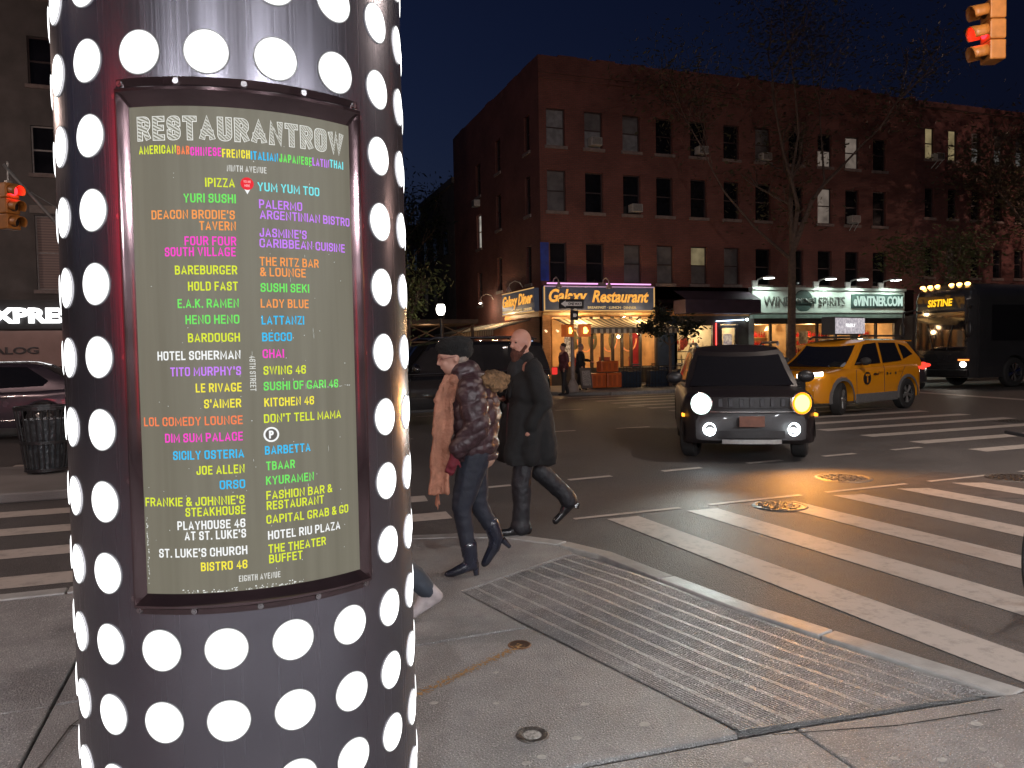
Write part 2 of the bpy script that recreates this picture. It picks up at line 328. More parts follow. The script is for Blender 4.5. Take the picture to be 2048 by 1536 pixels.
# slabs around the column, joints 1 cm wide
Yj=[2.44,.95,-.6,-2.15]; Xj=[-.82,-2.4,-4.0,-5.6,-7.2,-8.8,-10.4]
xs=[3.55,2.02,.6]+Xj
for j in range(3):
    for i in range(len(xs)-1):
        a,b=xs[i+1]+.006,xs[i]-.006; y1,y0=Yj[j]-.006,Yj[j+1]+.006
        dz=random.uniform(-.004,.004)+(.012 if j==0 else 0)
        if j==0 and i<2:
            e=[2.335,2.46,2.5] 
            sl((a,y0),(b if i else 3.45,y0),(b if i else 3.2,2.325 if i==0 else 2.43),(a,2.43 if i==0 else 2.50),z1=.014)
        else: sl((a,y0),(b,y0),(b,y1),(a,y1),z1=dz)
sl((-.81,2.455),(.35,2.455),(1.08,2.53),(1.80,2.50),(1.80,2.56),(1.455,3.90),(-.81,3.80))
sl((-.81,3.815),(1.45,3.915),(1.28,4.66),(2.32,5.22),(2.28,5.47),(1.98,5.86),(1.6,6.03),(1.28,6.13),(.1,5.78),(-.81,5.62))
for i in range(len(Xj)-1):
    a,b=Xj[i+1]+.006,Xj[i]-.006
    sl((a,2.455),(b,2.455),(b,3.79),(a,3.79),z1=random.uniform(-.004,.004)); sl((a,3.805),(b,3.805),(b,5.6),(a,5.6),z1=random.uniform(-.004,.004))
# kerb stones
KI=[(-10.4,5.62),(-7,5.62),(-4,5.62),(-1.1,5.62),(.1,5.78),(1.28,6.13),(1.62,6.04),(2.0,5.86),(2.3,5.48),(2.46,5.1),(2.56,4.4),(2.68,3.7),(2.82,3.2),(3.07,2.33),(3.6,-.2),(4.1,-2.3)]
def offs(P,d):
    out=[]
    for i,p in enumerate(P):
        a=Vector(P[max(0,i-1)]); b=Vector(P[min(len(P)-1,i+1)]); t=(b-a).normalized(); out.append((p[0]-t.y*d,p[1]+t.x*d))
    return out
KO=offs(KI,.13)
for a,b in ((0,1),(1,2),(2,3),(3,5),(5,8),(8,10),(10,12),(12,13),(13,14),(14,15)):
    P=KI[a:b+1]; Q=KO[a:b+1]
    P=[Vector(p) for p in P];Q=[Vector(p) for p in Q]
    P[-1]=P[-1].lerp(P[-2],.012/(P[-1]-P[-2]).length);Q[-1]=Q[-1].lerp(Q[-2],.012/(Q[-1]-Q[-2]).length)
    poly=[tuple(p) for p in P]+[tuple(q) for q in reversed(Q)]
    o=MB().prism(poly,-.125,random.uniform(.001,.006)).build('kerb_stone',KERB,near,bevel=.008)
# grooved ramp
def lerpP(P,t):
    t=max(0,min(.9999,t))*(len(P)-1); i=int(t); f=t-i; return (P[i][0]*(1-f)+P[i+1][0]*f,P[i][1]*(1-f)+P[i+1][1]*f)
Lc=[(1.29,4.66),(1.42,4.14),(1.55,3.62),(1.68,3.10),(1.83,2.53)]
Kc=[(2.31,5.21),(2.50,4.55),(2.64,3.8),(2.80,3.1),(3.03,2.40)]
us=[0.0];hs=[0.0]; nb=9
for b_ in range(nb):
    u=b_/nb; w=.80/nb/6
    for k in range(6):
        for du,h in ((.08,0),(.3,-.013),(.55,-.013),(.8,0)): us.append(u+(k+du)*w); hs.append(h*1.0)
    us.append(u+.93/nb); hs.append(.001)
us.append(1.0);hs.append(0.0)
vs=[];fs=[];NV=64
for j in range(NV+1):
    v=j/NV; a=lerpP(Lc,v); b=lerpP(Kc,v)
    for u,h in zip(us,hs):
        jit=noise.noise(Vector((u*3,v*40,0)))*.0022
        m=1 if .015<v<.985 else 0
        vs.append((a[0]+(b[0]-a[0])*(u+jit),a[1]+(b[1]-a[1])*u,-.004+h*m*(.75+.5*noise.noise(Vector((u*9,v*9,2))))+.003*noise.noise(Vector((u*5,v*5,7)))))
K_=len(us)
for j in range(NV):
    for i in range(K_-1): fs.append((j*K_+i+K_,j*K_+i+K_+1,j*K_+i+1,j*K_+i))
ramp=MB().add(vs,fs).build('grooved_ramp',CONC2,near)
# round valve covers, gum, spray mark in the pavement
def disc_stack(name,lab,cat,loc,parts,parent=None):
    t=thing(name,lab,cat,loc)
    for nm,prof,mt in parts: MB().lathe(prof,36).build(nm,mt,t,smooth=True)
    return t
IRON=mat('cast_iron',(.16,.15,.14),rough=.4,metal=.7,noise_s=25,noise_a=.4,bump=.5,bump_s=90)
disc_stack('valve_cover','small round iron valve cover with pale lid set in near pavement slab','valve cover',(1.045,2.785,.001),
   [('rim',[(.038,.002),(.045,.006),(.062,.005),(.066,0)],IRON),('lid',[(0,.004),(.034,.004),(.037,.001)],mat('pale_lid',(.42,.41,.38),rough=.5,noise_s=60,noise_a=.6,bump=.6,bump_s=120))])
disc_stack('drain_cap','rusty brown sunken round cap in pavement at the end of the yellow spray mark','drain cap',(1.32,3.68,.001),
   [('rim',[(.050,.003),(.056,.004),(.062,0)],mat('rusty_iron',(.2,.1,.05),rough=.6,noise_s=40,noise_a=.5)),('lid',[(0,.002),(.05,.003)],mat('rust_dark',(.07,.035,.02),rough=.7,noise_s=60,noise_a=.6))])
g=MB()
for (x,y) in ((1.35,2.95),(1.2,2.7),(1.5,2.7),(2.05,2.2),(2.2,2.12),(2.0,2.05),(2.35,2.05),(2.5,1.95),(2.42,1.9),(2.55,2.05),(1.7,2.3),(1.0,3.1),(.75,3.2),(1.1,3.4),(.95,2.6),(1.9,2.0),(2.7,2.2),(1.02,2.62)):
    r=random.uniform(.012,.024); n=9; vs=[(x+r*(1+.3*random.random())*math.cos(i*2*math.pi/n),y+.8*r*(1+.3*random.random())*math.sin(i*2*math.pi/n),.016 if y<2.4 else .002) for i in range(n)]
    o=len(g.v); g.add(vs,[tuple(range(n))])
g.build('chewing_gum',mat('old_gum',(.44,.43,.40),rough=.7,noise_s=50),near)
def spray():
    m=bpy.data.materials.new('yellow_spray'); m.use_nodes=True; n=m.node_tree; b=n.nodes['Principled BSDF']; b.inputs['Roughness'].default_value=.7
    b.inputs['Base Color'].default_value=(.34,.20,.08,1)
    tc=n.nodes.new('ShaderNodeTexCoord'); t=n.nodes.new('ShaderNodeTexNoise'); t.inputs['Scale'].default_value=60; t.inputs['Detail'].default_value=6; n.links.new(tc.outputs['Object'],t.inputs[0])
    gx=n.nodes.new('ShaderNodeSeparateXYZ'); n.links.new(tc.outputs['Object'],gx.inputs[0]); ab=n.nodes.new('ShaderNodeMath'); ab.operation='ABSOLUTE'; n.links.new(gx.outputs[1],ab.inputs[0])
    mr=n.nodes.new('ShaderNodeMapRange'); mr.inputs[1].default_value=0; mr.inputs[2].default_value=.075; mr.inputs[3].default_value=.54; mr.inputs[4].default_value=.2; n.links.new(ab.outputs[0],mr.inputs[0])
    gt=n.nodes.new('ShaderNodeMath'); gt.operation='LESS_THAN'; n.links.new(t.outputs[0],gt.inputs[0]); n.links.new(mr.outputs[0],gt.inputs[1])
    n.links.new(gt.outputs[0],b.inputs['Alpha']); return m
sp=MB().grid(lambda u,v:(-.40+.76*u,-.075+.15*v,0),16,4).build('spray_mark',spray(),near,loc=(1.02,3.49,.004),rot=(0,0,R_(30)))
# crosswalk and lane markings
def quad(nm,pts,z=ZR+.004,mt=PAINT,par=road): return MB().add([(x,y,z) for x,y in pts],[(0,1,2,3)]).build(nm,mt,par)
for i,x in enumerate((3.52,4.42,5.36,6.28,7.2,8.05,8.95,9.85)):
    w=.17; s=-.055
    y0,y1=.6,6.62+.02*i
    quad('crosswalk_stripe',[(x-w+s*(y0-5.5),y0),(x+w+s*(y0-5.5),y0),(x+w+s*(y1-5.5),y1-.03*i),(x-w+s*(y1-5.5),y1)])
for i in range(17):
    y=6.5+.955*i+(.35 if i>4 else 0)+(.2 if i>8 else 0)
    if 10.0<y<12.8: continue
    quad('crosswalk_stripe',[(-3.3,y-.16),(1.95-.02*i,y-.19),(1.95,y+.15),(-3.3,y+.18)])
for i in range(15):
    y=8.6+1.1*i
    quad('crosswalk_stripe',[(10.5,y-.17),(15.6,y-.08),(15.6,y+.24),(10.5,y+.15)],z=ZR+.005)
quad('stop_line',[(20.2,13),(20.65,13),(22.2,24),(21.75,24)])
def dashes(y0,y1,x0,x1,L=.75,gap=.75,w=.1):
    x=x0
    while x<x1:
        t=(x-x0)/(x1-x0); y=y0+(y1-y0)*t; s=(y1-y0)/(x1-x0)*L
        quad('lane_dash',[(x,y-w/2),(x+L,y-w/2+s),(x+L,y+w/2+s),(x,y+w/2)],z=ZR+.006); x+=L+gap
dashes(8.72,9.2,2.45,9.8,.62,.78,.11); dashes(14.3,14.0,2.3,10.2,.75,.9,.11); dashes(6.75,6.95,3.0,9.6,1.2,.35,.07); dashes(19.2,19.1,2.3,10.4,.8,1.1,.12)
# manhole covers
def manhole(lab,x,y,r,glow=False,mt=IRON):
    t=thing('manhole_cover',lab,'manhole cover',(x,y,ZR+.002))
    MB().lathe([(r*.86,.004),(r*.9,.012),(r*.98,.010),(r*1.02,0)],40).build('rim',mt,t,smooth=True)
    MB().lathe([(0,.005),(r*.85,.005)],40).build('lid',mt,t)
    b=MB()
    k=int(r/.045)
    for i in range(-k,k+1):
        yy=i*.045; hw=math.sqrt(max(0,(r*.8)**2-yy*yy)); x0=-hw+(.03 if i%2 else 0)
        while x0<hw-.05: b.box(x0,x0+.065,yy-.012,yy+.012,.004,.016); x0+=.1
    b.build('tread',mt,t); return t
manhole('round cast iron manhole cover with raised tread glowing orange in the turn signal light',5.17,6.45,.27)
manhole('plain grey manhole cover beyond the orange lit one, right in front of the dark car',6.95,7.5,.33,mt=mat('smooth_iron',(.22,.21,.2),rough=.5,metal=.6,noise_s=15,noise_a=.3,bump=.3,bump_s=60))
manhole('round manhole cover on the asphalt at the right picture edge, beside the crosswalk stripes',8.75,6.65,.32)
manhole('far manhole cover between the distant crosswalk stripes at the right picture edge',15.0,11.45,.33)
# asphalt patch and island
MB().prism([(6.9,6.2),(8.6,5.2),(9.2,6.2),(8.3,7.4),(7.2,7.0)],ZR,ZR+.003).build('asphalt_patch',mat('old_patch',(.1,.085,.08),rough=.7,noise_s=6,noise_a=.4,bump=.5,bump_s=80),road)
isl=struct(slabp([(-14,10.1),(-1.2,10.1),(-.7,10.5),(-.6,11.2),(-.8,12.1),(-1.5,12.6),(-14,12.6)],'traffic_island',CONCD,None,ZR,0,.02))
# far pavement and kerb along the avenue and side street
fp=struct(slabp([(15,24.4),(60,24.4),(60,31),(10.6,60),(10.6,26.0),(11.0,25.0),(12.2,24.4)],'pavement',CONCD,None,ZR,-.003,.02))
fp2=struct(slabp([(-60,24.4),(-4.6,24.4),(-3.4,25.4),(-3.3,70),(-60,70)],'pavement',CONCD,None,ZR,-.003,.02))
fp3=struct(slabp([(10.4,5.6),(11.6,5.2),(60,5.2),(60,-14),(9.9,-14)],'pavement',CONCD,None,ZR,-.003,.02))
x=12.3
while x<46:
    B(x,x+2.38,24.27,24.397,ZR,.004).build('kerb_stone',mat('granite',(.3,.29,.28),rough=.7,noise_s=20,noise_a=.3),fp,bevel=.01); x+=2.4
# ============================================================ POSTER COLUMN
cx,cy,cr=.02,2.05,.4
colu=thing('poster_column','large brushed steel column studded with round white lights and carrying the restaurant poster','advertising column',(cx,cy,0))
def steel():
    m=bpy.data.materials.new('brushed_steel'); m.use_nodes=True; n=m.node_tree; b=n.nodes['Principled BSDF']
    b.inputs['Metallic'].default_value=.92
    tc=n.nodes.new('ShaderNodeTexCoord'); mp=n.nodes.new('ShaderNodeMapping'); mp.inputs['Scale'].default_value=(260,260,1.5); n.links.new(tc.outputs['Object'],mp.inputs[0])
    t=n.nodes.new('ShaderNodeTexNoise'); t.inputs['Scale'].default_value=1; t.inputs['Detail'].default_value=4; n.links.new(mp.outputs[0],t.inputs[0])
    q=n.nodes.new('ShaderNodeMapRange'); q.inputs[3].default_value=.14; q.inputs[4].default_value=.34; n.links.new(t.outputs[0],q.inputs[0]); n.links.new(q.outputs[0],b.inputs['Roughness'])
    u=n.nodes.new('ShaderNodeBump'); u.inputs['Strength'].default_value=.12; u.inputs['Distance'].default_value=.002; n.links.new(t.outputs[0],u.inputs['Height']); n.links.new(u.outputs[0],b.inputs['Normal'])
    w=n.nodes.new('ShaderNodeTexNoise'); w.inputs['Scale'].default_value=5; w.inputs['Detail'].default_value=5; n.links.new(tc.outputs['Object'],w.inputs[0])
    r=n.nodes.new('ShaderNodeValToRGB'); r.color_ramp.elements[0].color=(.135,.13,.155,1); r.color_ramp.elements[1].color=(.215,.205,.235,1); n.links.new(w.outputs[0],r.inputs[0]); n.links.new(r.outputs[0],b.inputs['Base Color'])
    return m
SH=steel()
def cp(phi,z,rho=cr): a=R_(phi); return (rho*math.sin(a),-rho*math.cos(a),z)
MB().cyl((0,0,.02),(0,0,3.6),cr,n=160).build('shell',SH,colu,smooth=True)
MB().cyl((0,0,0),(0,0,.12),cr+.03,n=96).build('base_ring',SH,colu,smooth=True,bevel=.01)
MB().lathe([(0,3.72),(.3,3.70),(.43,3.66),(.43,3.6),(0,3.6)],96).build('top_cap',SH,colu,smooth=True)
LENS=emi('lens_light',(1,1,1),2.8)
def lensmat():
    m=bpy.data.materials.new('glow_edge_lens'); m.use_nodes=True; n=m.node_tree; n.nodes.clear()
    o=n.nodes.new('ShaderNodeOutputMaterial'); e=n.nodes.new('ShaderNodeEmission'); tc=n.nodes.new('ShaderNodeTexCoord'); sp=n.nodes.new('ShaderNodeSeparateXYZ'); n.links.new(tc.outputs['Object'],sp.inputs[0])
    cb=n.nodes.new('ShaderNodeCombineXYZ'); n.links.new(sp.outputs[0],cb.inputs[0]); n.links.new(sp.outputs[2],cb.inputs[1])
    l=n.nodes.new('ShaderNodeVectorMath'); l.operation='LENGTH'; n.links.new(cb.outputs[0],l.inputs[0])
    r=n.nodes.new('ShaderNodeMapRange'); r.interpolation_type='SMOOTHSTEP'; r.inputs[1].default_value=.0365; r.inputs[2].default_value=.0445; r.inputs[3].default_value=2.8; r.inputs[4].default_value=.06; n.links.new(l.outputs['Value'],r.inputs[0])  # edge fade in the emission imitates the soft glow round each light
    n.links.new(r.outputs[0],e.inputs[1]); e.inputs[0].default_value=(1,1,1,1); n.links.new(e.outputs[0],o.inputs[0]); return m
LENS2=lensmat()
rims=mat('lens_rim',(.55,.55,.55),rough=.3,metal=.9)
def lens_mb(n=36,r=.041,rho=.4015):
    m=MB(); vs=[]; 
    for k,(rr,h) in enumerate(((0,.0018),(.5,.0016),(.85,.001),(1,.0))):
        for i in range(n if k else 1):
            a=2*math.pi*i/n; u=r*rr*math.cos(a); z=r*rr*math.sin(a); ph=u/cr
            vs.append(((rho+h)*math.sin(ph),-(rho+h)*math.cos(ph),z))
    fs=[(0,1+i,1+(i+1)%n) for i in range(n)]
    for k in range(2): fs+=[(1+k*n+i,1+(k+1)*n+i,1+(k+1)*n+(i+1)%n,1+k*n+(i+1)%n) for i in range(n)]
    return m.add(vs,fs)
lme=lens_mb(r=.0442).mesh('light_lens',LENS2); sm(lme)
z0=.922; dz=.1497; back=MB(); lb=lens_mb(12)
for k in range(19):
    phi=-8.9+18.947*k
    if phi>180: phi-=360
    for j in range(-5,18):
        z=z0+dz*j
        if abs(phi-.8)<38 and .97<z<2.09: continue
        if abs(phi)<82 and z<2.5 and j>-4:
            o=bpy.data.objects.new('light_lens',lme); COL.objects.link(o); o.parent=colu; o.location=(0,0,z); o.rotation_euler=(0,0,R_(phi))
        else:
            a=R_(phi); M=Matrix.Rotation(a,4,'Z'); back.add([(M@Vector(v))+Vector((0,0,z)) for v in lb.v],lb.f)
o=back.build('light_lenses',LENS,colu); o['kind']='stuff'
# frame: four mitred mouldings
FR=mat('red_tinted_bronze',(.095,.06,.065),rough=.14,metal=.85,noise_s=8,noise_a=.3,coat=.6)  # bronze base tinted red to stand in for red reflections
pc=.8; PO=35.6; PI_=31.4; ZT,ZB=2.068,.998; zt,zb=2.010,1.042
prof=[(0.0,.402),(0.0,.407),(.30,.409),(.36,.422),(.46,.430),(.56,.430),(.64,.424),(1.0,.410)]  # (fraction inwards, radius)
def frame_side(kind):
    m=MB(); n=44 if kind in 'tb' else 24
    def f(u,v):
        t=v; k=t*(len(prof)-1); i=min(len(prof)-2,int(k+1e-6)); fr=k-i
        q=prof[i][0]*(1-fr)+prof[i+1][0]*fr; rho=prof[i][1]*(1-fr)+prof[i+1][1]*fr
        pw=PO-(PO-PI_)*q; top=ZT-(ZT-zt)*q; bot=ZB+(zb-ZB)*q
        if kind=='t': return cp(pc-pw+2*pw*u,top,rho)
        if kind=='b': return cp(pc-pw+2*pw*(1-u),bot,rho)
        if kind=='l': return cp(pc-pw,bot+(top-bot)*u,rho)
        return cp(pc+pw,top+(bot-top)*u,rho)
    return m.grid(f,n,len(prof)-1)
fr=MB().lathe([(0,0)],3).build('poster_frame',FR,colu) if False else None
fe=frame_side('t').build('frame_rail',FR,colu,smooth=True)
for kk in 'lbr': frame_side(kk).build('frame_rail',FR,colu,smooth=True)
BOLT=mat('bolt_steel',(.3,.29,.3),rough=.25,metal=1)
def bolt(phi,z):
    c=Vector(cp(phi,z,.407)); d=Vector((math.sin(R_(phi)),-math.cos(R_(phi)),0)); MB().cyl(c,c+d*.005,.0075,.006,n=12).cyl(c+d*.005,c+d*.0065,.003,.003,n=6).build('bolt',BOLT,colu)
for ph in (-33.4,-17,.9,17.5,34.6): bolt(ph,2.058); bolt(ph,1.006)
for z in (2.035,1.8,1.52,1.27,1.03): bolt(-35,z); bolt(36.5,z)
# backlit sheet
def panelmat():
    m=bpy.data.materials.new('backlit_sheet'); m.use_nodes=True; n=m.node_tree; b=n.nodes['Principled BSDF']; b.inputs['Roughness'].default_value=.5; b.inputs['Specular IOR Level'].default_value=.12
    b.inputs['Base Color'].default_value=(.02,.02,.016,1); b.inputs['Emission Strength'].default_value=1
    tc=n.nodes.new('ShaderNodeTexCoord'); mp=n.nodes.new('ShaderNodeMapping'); mp.inputs['Scale'].default_value=(22,22,.8); n.links.new(tc.outputs['Object'],mp.inputs[0])
    t=n.nodes.new('ShaderNodeTexNoise'); t.inputs['Scale'].default_value=2; t.inputs['Detail'].default_value=5; n.links.new(mp.outputs[0],t.inputs[0])
    r=n.nodes.new('ShaderNodeValToRGB'); r.color_ramp.elements[0].color=(*S(97,93,80),1); r.color_ramp.elements[1].color=(*S(108,104,91),1); r.color_ramp.elements[0].position=.3; r.color_ramp.elements[1].position=.7
    n.links.new(t.outputs[0],r.inputs[0]); n.links.new(r.outputs[0],b.inputs['Emission Color']); return m
sheet=MB().grid(lambda u,v: cp(pc-PI_-.5+2*(PI_+.5)*u, zb-.01+(zt-zb+.02)*v,.409),60,6).build('poster_sheet',panelmat(),colu,smooth=True)
TC={'y':S(214,226,60),'g':S(112,226,100),'o':S(240,152,84),'m':S(244,72,200),'p':S(196,128,242),'b':S(60,186,238),'c':S(120,226,232),'w':S(238,240,240),'a':S(240,226,70),'r':S(240,128,84)}
def bend(me,phi0,z,rho):
    for v in me.vertices:
        x,y,zz=v.co; v.co=Vector(cp(phi0+math.degrees(x/.41),z+zz,rho-y))
    me.update()
def plet(s,f0,f1,z,mt,cap=.0205,rho=.4103,T=.158,lT=None):
    w=R_(f1-f0)*.41; me=stroke_text(s,cap,w,T=T,mt=mt,layout_T=lT)
    bend(me,f0,z,rho); o=bpy.data.objects.new('lettering',me); COL.objects.link(o); o.parent=sheet
    o['label']='printed words '+s.lower(); return o
LINES=[('IPIZZA', -10.1, -2.3, 1.862, 'y'), ('YURI SUSHI', -16.0, -2.2, 1.831, 'g'), ("DEACON BRODIE'S", -25.0, -2.6, 1.799, 'o'), ('TAVERN', -12.0, -2.4, 1.777, 'o'), ('FOUR FOUR', -16.1, -2.4, 1.746, 'm'), ('SOUTH VILLAGE', -21.6, -2.7, 1.727, 'm'), ('BAREBURGER', -19.0, -2.4, 1.69, 'y'), ('HOLD FAST', -15.6, -2.4, 1.658, 'y'), ('E.A.K. RAMEN', -18.6, -2.3, 1.624, 'g'), ('HENO HENO', -16.6, -2.3, 1.592, 'g'), ('BARDOUGH', -16.1, -2.3, 1.556, 'y'), ('HOTEL SCHERMAN', -24.8, -2.3, 1.521, 'w'), ("TITO MURPHY'S", -21.3, -2.3, 1.489, 'p'), ('LE RIVAGE', -14.5, -2.3, 1.456, 'a'), ("S'AIMER", -12.4, -2.5, 1.424, 'a'), ('LOL COMEDY LOUNGE', -29.6, -2.3, 1.39, 'r'), ('DIM SUM PALACE', -23.5, -2.4, 1.357, 'm'), ('SICILY OSTERIA', -21.4, -2.2, 1.322, 'b'), ('JOE ALLEN', -15.1, -2.2, 1.291, 'y'), ('ORSO', -9.0, -2.2, 1.26, 'b'), ("FRANKIE & JOHNNIE'S", -30.1, -2.5, 1.228, 'y'), ('STEAKHOUSE', -18.5, -2.3, 1.208, 'y'), ('PLAYHOUSE 46', -20.9, -2.5, 1.18, 'w'), ("AT ST. LUKE'S", -19.0, -2.4, 1.16, 'w'), ("ST. LUKE'S CHURCH", -26.5, -2.2, 1.125, 'w'), ('BISTRO 46', -14.8, -2.3, 1.096, 'a'), ('YUM YUM TOO', 3.6, 21.4, 1.858, 'c'), ('PALERMO', 3.9, 16.0, 1.823, 'p'), ('ARGENTINIAN BISTRO', 4.0, 31.6, 1.803, 'p'), ("JASMINE'S", 3.8, 17.1, 1.765, 'p'), ('CARIBBEAN CUISINE', 3.7, 29.6, 1.747, 'p'), ('THE RITZ BAR', 3.6, 20.6, 1.708, 'o'), ('& LOUNGE', 3.6, 16.5, 1.688, 'o'), ('SUSHI SEKI', 3.6, 17.4, 1.656, 'g'), ('LADY BLUE', 3.5, 17.1, 1.624, 'o'), ('LATTANZI', 3.6, 15.6, 1.59, 'b'), ('BECCO', 3.6, 11.9, 1.556, 'b'), ('CHAI', 3.6, 9.5, 1.522, 'm'), ('SWING 46', 3.7, 15.7, 1.488, 'y'), ('SUSHI OF GARI 46', 3.6, 25.9, 1.456, 'g'), ('KITCHEN 46', 3.6, 17.9, 1.423, 'a'), ("DON'T TELL MAMA", 3.4, 26.6, 1.39, 'y'), ('BARBETTA', 3.4, 16.4, 1.325, 'b'), ('TBAAR', 3.6, 11.7, 1.293, 'g'), ('KYURAMEN', 3.4, 17.2, 1.263, 'g'), ('FASHION BAR &', 3.4, 23.0, 1.232, 'y'), ('RESTAURANT', 3.4, 20.1, 1.212, 'y'), ('CAPITAL GRAB & GO', 3.2, 28.3, 1.183, 'y'), ('HOTEL RIU PLAZA', 3.5, 25.3, 1.15, 'w'), ('THE THEATER', 3.5, 20.4, 1.122, 'y'), ('BUFFET', 3.6, 13.1, 1.101, 'y'), ('NINTH AVENUE', -4.3, 6.2, 1.891, 'w'), ('EIGHTH AVENUE', -4.7, 6.6, 1.067, 'w'), ('RESTAURANTROW', -28.2, 30.1, 1.965, 't')]
LINES=[list(l) for l in LINES]
for a_,b_ in zip(LINES[:-1],LINES[1:]):
    if 0<a_[3]-b_[3]<.0212: mid=(a_[3]+b_[3])/2; a_[3]=mid+.0106; b_[3]=mid-.0106
for s,f0,f1,z,c in LINES:
    if s=='RESTAURANTROW': continue
    if 'AVENUE' in s: plet(s,f0,f1,z,emi('print_w2',S(205,205,200),1),cap=.0125,T=.15); continue
    plet(s,f0,f1,z,emi('print_'+c,TC[c],1),cap=.0178)
def hatch():
    m=bpy.data.materials.new('hatched_print'); m.use_nodes=True; n=m.node_tree; n.nodes.clear()
    o=n.nodes.new('ShaderNodeOutputMaterial'); e=n.nodes.new('ShaderNodeEmission'); tc=n.nodes.new('ShaderNodeTexCoord')
    w=n.nodes.new('ShaderNodeTexWave'); w.wave_type='BANDS'; w.bands_direction='DIAGONAL'; w.inputs['Scale'].default_value=95; n.links.new(tc.outputs['Object'],w.inputs[0])
    r=n.nodes.new('ShaderNodeValToRGB'); r.color_ramp.elements[0].color=(*S(125,122,108),1); r.color_ramp.elements[1].color=(*S(205,205,198),1); r.color_ramp.elements[0].position=.35; r.color_ramp.elements[1].position=.65
    n.links.new(w.outputs[1],r.inputs[0]); n.links.new(r.outputs[0],e.inputs[0]); n.links.new(e.outputs[0],o.inputs[0]); return m
plet('RESTAURANTROW',-28.3,30.2,1.967,emi('print_title',S(232,232,226),1),cap=.046,T=.255,lT=.22,rho=.4102)
plet('RESTAURANTROW',-28.1,30.0,1.967,emi('print_bg',S(98,95,82),1),cap=.046,T=.19,lT=.22,rho=.4106)
plet('RESTAURANTROW',-28.0,29.9,1.967,hatch(),cap=.046,T=.155,lT=.22,rho=.4110)
for s,a,b,z,c in (('AMERICAN',-28,-17.5,1.926,'y'),('BAR',-17.3,-13.9,1.924,'r'),('CHINESE',-13.7,-5.6,1.922,'m'),('FRENCH',-5.4,1.9,1.920,'a'),('ITALIAN',2.1,9.5,1.919,'b'),('JAPANESE',9.8,19.3,1.919,'g'),('LATIN',19.5,24.9,1.920,'p'),('THAI',25.1,29.8,1.922,'c')):
    plet(s,a,b,z,emi('print_'+c,TC[c],1),cap=.0168)
me=stroke_text('46TH STREET',.0115,.072,T=.15,mt=emi('print_w2',(1,1,1),1),align='CENTER')
for v in me.vertices: v.co=Vector((v.co.z,v.co.y,-v.co.x))
bend(me,.8,1.483,.4103); o=bpy.data.objects.new('lettering',me); COL.objects.link(o); o.parent=sheet
# map pin and parking sign
def cdisc(nm,phi,z,r,mt,rho,poly=None,n=28):
    pts=poly or [(r*math.cos(2*math.pi*i/n),r*math.sin(2*math.pi*i/n)) for i in range(n)]
    me=MB().add([(x,0,y) for x,y in pts],[tuple(range(len(pts)))[::-1]]).mesh(nm,mt); bend(me,phi,z,rho); o=bpy.data.objects.new(nm,me); COL.objects.link(o); o.parent=sheet; return o
pinp=[(-.0055,-.007),(0,-.017),(.0055,-.007)]
cdisc('map_pin_tip',.9,1.858,0,emi('print_w',TC['w'],1),.4103,poly=pinp)
cdisc('map_pin',.9,1.862,.0125,emi('print_red',S(226,50,60),1),.4106)
for s,z in (('YOU ARE',1.866),('HERE',1.858)):
    m_=text_mesh(s,.0045,.014 if s!='HERE' else .010,mt=emi('print_pink',S(250,190,190),1),align='CENTER'); bend(m_,.9,z,.4109); o=bpy.data.objects.new('lettering',m_); COL.objects.link(o); o.parent=sheet
cdisc('parking_ring',5.3,1.357,.0155,emi('print_w',TC['w'],1),.4103); cdisc('parking_disc',5.3,1.357,.0118,emi('print_grey',S(96,92,88),1),.4106)
m_=text_mesh('P',.014,.0095,bold=.05,mt=emi('print_w',TC['w'],1),align='CENTER'); bend(m_,5.3,1.357,.4109); o=bpy.data.objects.new('lettering',m_); COL.objects.link(o); o.parent=sheet
# scuffs where the backlight shows through
s_=MB()
def fleck(phi,z,w,h):
    n=5; c=Vector((phi,z)); vs=[]
    for i in range(n):
        a=2*math.pi*i/n+random.random()*.5; vs.append(cp(phi+math.degrees(w*math.cos(a)*random.uniform(.5,1)/.41),z+h*math.sin(a)*random.uniform(.5,1),.4107))
    s_.add(vs,[tuple(range(n))[::-1]])
rr=random.Random(3)
for i in range(80): fleck(-20+rr.random()*34,1.044+rr.random()**3*.007,.0006+.0025*rr.random(),.0006+.0014*rr.random())
for i in range(40): fleck(-30+.5*rr.random(),1.06+rr.random()*.14,.0012,.003*rr.random())
for i in range(70): fleck(-29+59*rr.random(),1.07+rr.random()*.9,.0006+.0009*rr.random(),.0007+.001*rr.random())
for i in range(14): fleck(-5+28*rr.random(),1.2+rr.random()*.6,.0004,.008*rr.random()+.003)
for i in range(22): fleck(17+13*rr.random(),1.449+.003*rr.random(),.002,.0006)
o=s_.build('sheet_scuffs',emi('scuff_light',S(225,228,225),1),sheet); o['kind']='stuff'

ck=MB()
for P in ([(-.62,3.72),(-.70,3.55),(-.74,3.25),(-.80,2.95),(-.83,2.6)],[(-.70,3.55),(-.62,3.50)],[(2.9,2.25),(2.4,2.30),(1.9,2.42)],[(3.9,2.2),(3.2,1.95)]):
    for a,b in zip(P[:-1],P[1:]): d=(Vector(b)-Vector(a)).normalized(); n_=Vector((-d.y,d.x))*.005; z=.0175 if a[1]<2.4 and a[0]>0 else .006; ck.add([(a[0]+n_.x,a[1]+n_.y,z),(a[0]-n_.x,a[1]-n_.y,z),(b[0]-n_.x*.6,b[1]-n_.y*.6,z),(b[0]+n_.x*.6,b[1]+n_.y*.6,z)],[(0,1,2,3)])
ck.build('pavement_crack',mat('crack_dark',(.04,.038,.035),rough=.9,noise_s=30),near)
